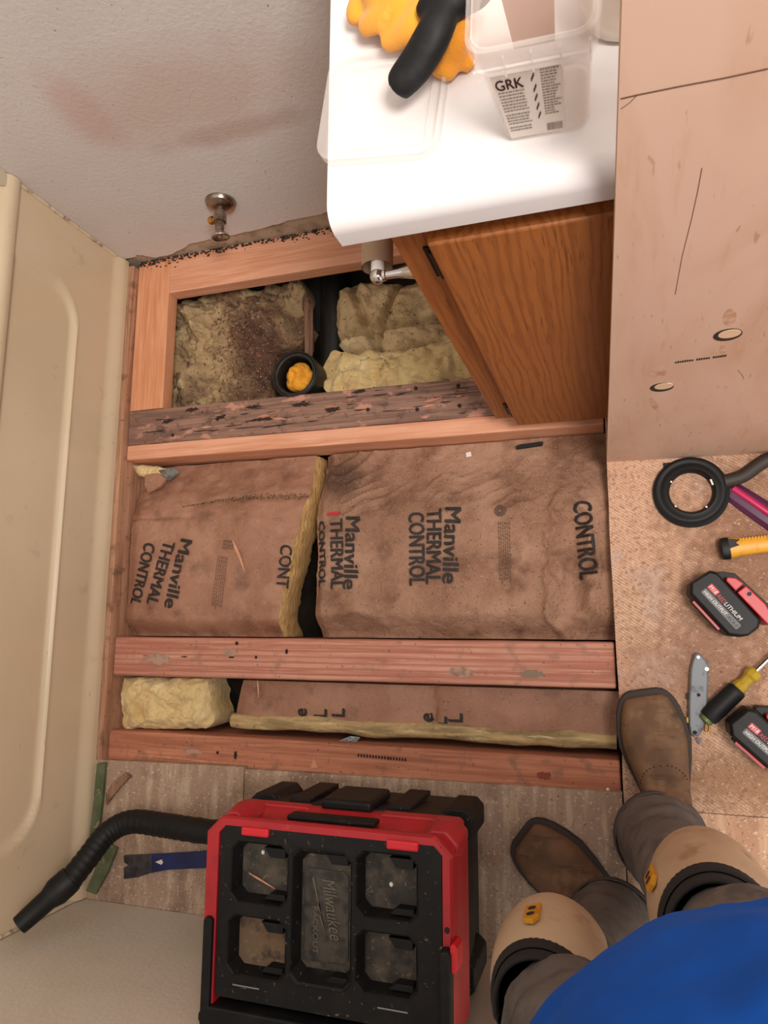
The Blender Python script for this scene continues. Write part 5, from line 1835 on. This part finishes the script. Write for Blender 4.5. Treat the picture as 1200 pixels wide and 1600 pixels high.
# ================================================================== LOOSE SCRAPS
def stick(px_a, px_b, z, r, m, label, name='wood_splinter', group=None, hfun=None):
    a, b = P(*px_a, z), P(*px_b, z)
    if hfun:
        a.z = hfun(a.x, a.y) + r * 1.1
        b.z = hfun(b.x, b.y) + r * 1.1
    bb_ = B()
    mid = a.lerp(b, .5) + Vector((r * .6, 0, r * .3))
    bb_.tube([a, a.lerp(mid, .6), mid, b], [r * .5, r, r * .9, r * .35], 6)
    return bb_.build(name, m, label=label, cat='splinter', group=group)


stick((364, 845), (382, 893), -.03, .0038, M_splint, 'pale wood splinter lying on the printed paper batt beside the tub', hfun=h_left)
stick((389, 1364), (430, 1389), ZB + .004, .0016, M_splint, 'thin pale splinter in the lid pocket of the vacuum')
stick((402, 1063), (404, 1090), -.035, .0022, M_splint, 'short splinter hanging off the middle joist over the front bay')
stick((545, 795), (588, 781), -.04, .0020, M_shard, 'dark bent twig on the rippled batt near the cut gap', name='twig', hfun=h_right)
c = P(525, 804, -.04)
B().prism([(c.x - .016, c.y - .004), (c.x + .014, c.y - .002), (c.x + .016, c.y + .004), (c.x - .014, c.y + .003)], h_right(c.x, c.y) + .002, h_right(c.x, c.y) + .006).build('red_scrap', M_red, label='small red plastic scrap on the rippled batt', cat='scrap')
c = P(828, 694, -.06)
zc = h_right(c.x, c.y)
B().prism([(c.x - .030, c.y - .006), (c.x + .024, c.y - .002), (c.x + .026, c.y + .006), (c.x - .022, c.y + .003), (c.x - .03, c.y)], zc + .002, zc + .012).build('black_scrap', M_rubber, label='black rubber scrap on the batt under the vanity', cat='scrap')
pp = [P(u, v, -.042) for u, v in ((247, 735), (272, 731), (281, 738), (264, 752))]
B().loft([[p + Vector((0, 0, -.001)) for p in pp], [p + Vector((0, 0, .0006)) for p in pp]]).build('metal_plate', M_galv, label='small bent galvanised metal plate beside the sister joist', cat='metal plate')
pp = [P(u, v, -.040) for u, v in ((226, 742), (246, 739), (260, 748), (252, 760), (233, 771), (228, 758))]
B().loft([[p + Vector((0, 0, -.006)) for p in pp], [p + Vector((0, 0, .001 * i)) for i, p in enumerate(pp)]]).build('paper_curl', M_kraft, label='torn curl of brown facing paper in the tub corner', cat='paper scrap')
c = P(731, 708, -.06)
zc = h_right(c.x, c.y)
B().prism([(c.x - .006, c.y - .006), (c.x + .006, c.y - .004), (c.x + .004, c.y + .006), (c.x - .007, c.y + .004)], zc + .002, zc + .005).build('plaster_chip', M_label, label='pale plaster chip on the batt near the rotten joist', cat='plaster chip')
for k, (u, v, lab_) in enumerate(((612, 1381, 'white crumb in the right lid pocket of the vacuum'), (412, 1331, 'white flake in the left lid pocket of the vacuum'))):
    c = P(u, v, ZB)
    B().ellipsoid((c.x, c.y, ZB + .0022), (.0032, .0036, .002), 8, 6).build('crumb', M_white_pl, label=lab_, cat='crumb')
c = P(950, 1235, JT)
B().ellipsoid((c.x, c.y, JT + .004), (.004, .006, .004), 8, 6).build('crumb', M_white_pl, label='white crumb on the corner of the front joist', cat='crumb')


# ================================================================== DUST (uncountable)
def flakes(name, n, sampler, m, smin, smax, label, cat='dust'):
    verts, faces = [], []
    for _ in range(n):
        p = sampler()
        if p is None:
            continue
        s = random.uniform(smin, smax) * random.choice((.6, .8, 1, 1.4))
        a = random.uniform(0, 6.28)
        e = random.uniform(.25, .8)
        ca, sa = math.cos(a), math.sin(a)
        i0 = len(verts)
        for lx, ly, lz in ((-1, 0, 0), (0, -e, .1), (1, 0, .15), (0, e, .05), (0, 0, .55)):
            verts.append((p[0] + s * (lx * ca - ly * sa), p[1] + s * (lx * sa + ly * ca), p[2] + s * lz))
        faces += [(i0, i0 + 1, i0 + 4), (i0 + 1, i0 + 2, i0 + 4), (i0 + 2, i0 + 3, i0 + 4), (i0 + 3, i0, i0 + 4)]
    me = bpy.data.meshes.new(name)
    me.from_pydata(verts, [], faces)
    me.materials.append(m)
    o = bpy.data.objects.new(name, me)
    COL.objects.link(o)
    tag(o, label, cat, None, 'stuff')
    return o


M_saw = mat('sawdust', 'b8926e', .9, layers=[dict(col='a97a54', scale=300, lo=.4, hi=.6)])
M_crumb = mat('dark_crumbs', '4a3226', .95, layers=[dict(col='7a5540', scale=300, lo=.45, hi=.6)])
M_chip = mat('reddish_chips', '7d4a36', .9, layers=[dict(col='a06a50', scale=200, lo=.45, hi=.6)])
M_pale = mat('pale_crumbs', 'c8b49e', .9)


def s_right():
    x, y = random.uniform(XR + .01, .36), random.uniform(-.32, .33)
    if fbm(x, y, 2, 7, 3) + .9 * smooth01((x - .08) / .2) < .35 + random.random() * .5:
        return None
    return (x, y, .0002)


def s_frontfloor():
    x, y = random.uniform(-1.13, -.02), random.uniform(-.59, -.31)
    if fbm(x, y, 9, 8, 3) + .8 * smooth01((-.45 - y) / .15) < .2 + random.random() * .6:
        return None
    return (x, y, .0002)


def s_battR():
    x, y = random.uniform(-.635, -.012), random.uniform(.0, .40)
    if fbm(x, y, 4, 6, 3) + .4 * smooth01((x + .4) / .4) < -.1 + random.random() * .7:
        return None
    return (x, y, h_right(x, y) + .001)


def s_crease():
    x = random.uniform(-1.0, -.665)
    y = .285 + .02 * math.sin(x * 6) + random.gauss(0, .0045) * smooth01((x + 1.02) / .25)
    return (x, y, h_left(x, y) + .001)


def on_clump(k, cx=None, sx=.1):
    o, z = CLUMPS[k]
    pts = [v.co + o.location for v in o.data.vertices if v.co.z + o.location.z > z - .004]

    def f():
        p = random.choice(pts)
        if cx is not None and random.random() > math.exp(-((p.x - cx) / sx) ** 2):
            return None
        return (p.x + random.uniform(-.003, .003), p.y + random.uniform(-.003, .003), p.z + .0006)
    return f


flakes('sawdust', 9000, s_right, M_saw, .0003, .0009, 'pale sawdust scattered around the tools on the right subfloor')
flakes('dirt_crumbs', 9000, s_right, M_crumb, .0003, .0010, 'dark crumbs scattered around the tools on the right subfloor')
flakes('plaster_dust', 4000, s_frontfloor, M_pale, .0003, .0010, 'pale plaster crumbs on the front subfloor by the vacuum')
flakes('dirt_crumbs', 6000, s_frontfloor, M_crumb, .0003, .0011, 'dark dirt crumbs on the front subfloor by the vacuum')
flakes('sawdust', 4500, s_battR, M_saw, .0002, .0006, 'fine sawdust on the rippled paper batt')
flakes('dirt_crumbs', 4200, s_battR, M_crumb, .0004, .0013, 'dark crumbs on the rippled paper batt')
flakes('dirt_crumbs', 900, s_crease, M_crumb, .0007, .0022, 'dark crumbs along the crease of the batt beside the tub')
flakes('sawdust', 300, s_crease, M_saw, .0007, .0020, 'pale crumbs along the crease of the batt beside the tub')
flakes('wood_crumbs', 1500, on_clump(1, -.83, .10), M_crumb, .0012, .0045, 'rotten wood crumbs on the soiled insulation')
flakes('wood_crumbs', 1000, on_clump(1, -.84, .12), M_chip, .0010, .0050, 'reddish wood chips on the soiled insulation')
flakes('wood_crumbs', 500, on_clump(1, -.84, .12), M_pale, .0007, .0024, 'pale crumbs on the soiled insulation')
flakes('dirt_crumbs', 700, on_clump(2), M_crumb, .0005, .0018, 'black specks on the pale folded insulation')
flakes('dirt_crumbs', 350, on_clump(3), M_crumb, .0005, .0018, 'black specks on the bright yellow insulation')
# perforated metal strap in the front bay
ms = thing('metal_strap', 'small perforated metal strap in the front bay beside the front joist', 'metal strap', (P(540, 1158, -.05).x, P(540, 1158, -.05).y, -.06))
pp = [P(u, v, -.05) for u, v in ((520, 1161), (548, 1150), (563, 1152), (556, 1161))]
mso = B().loft([[p + Vector((0, 0, -.002)) for p in pp], [p for p in pp]]).build('plate', M_galv, ms)
for i in range(3):
    for j in range(2):
        q = pp[0].lerp(pp[1], .25 + .25 * i).lerp(pp[3].lerp(pp[2], .25 + .25 * i), .3 + .4 * j)
        B().lathe([(.0014, .0), (.0014, .0004)], 8, Matrix.Translation(q)).build('hole', M_rot_shade, ms)
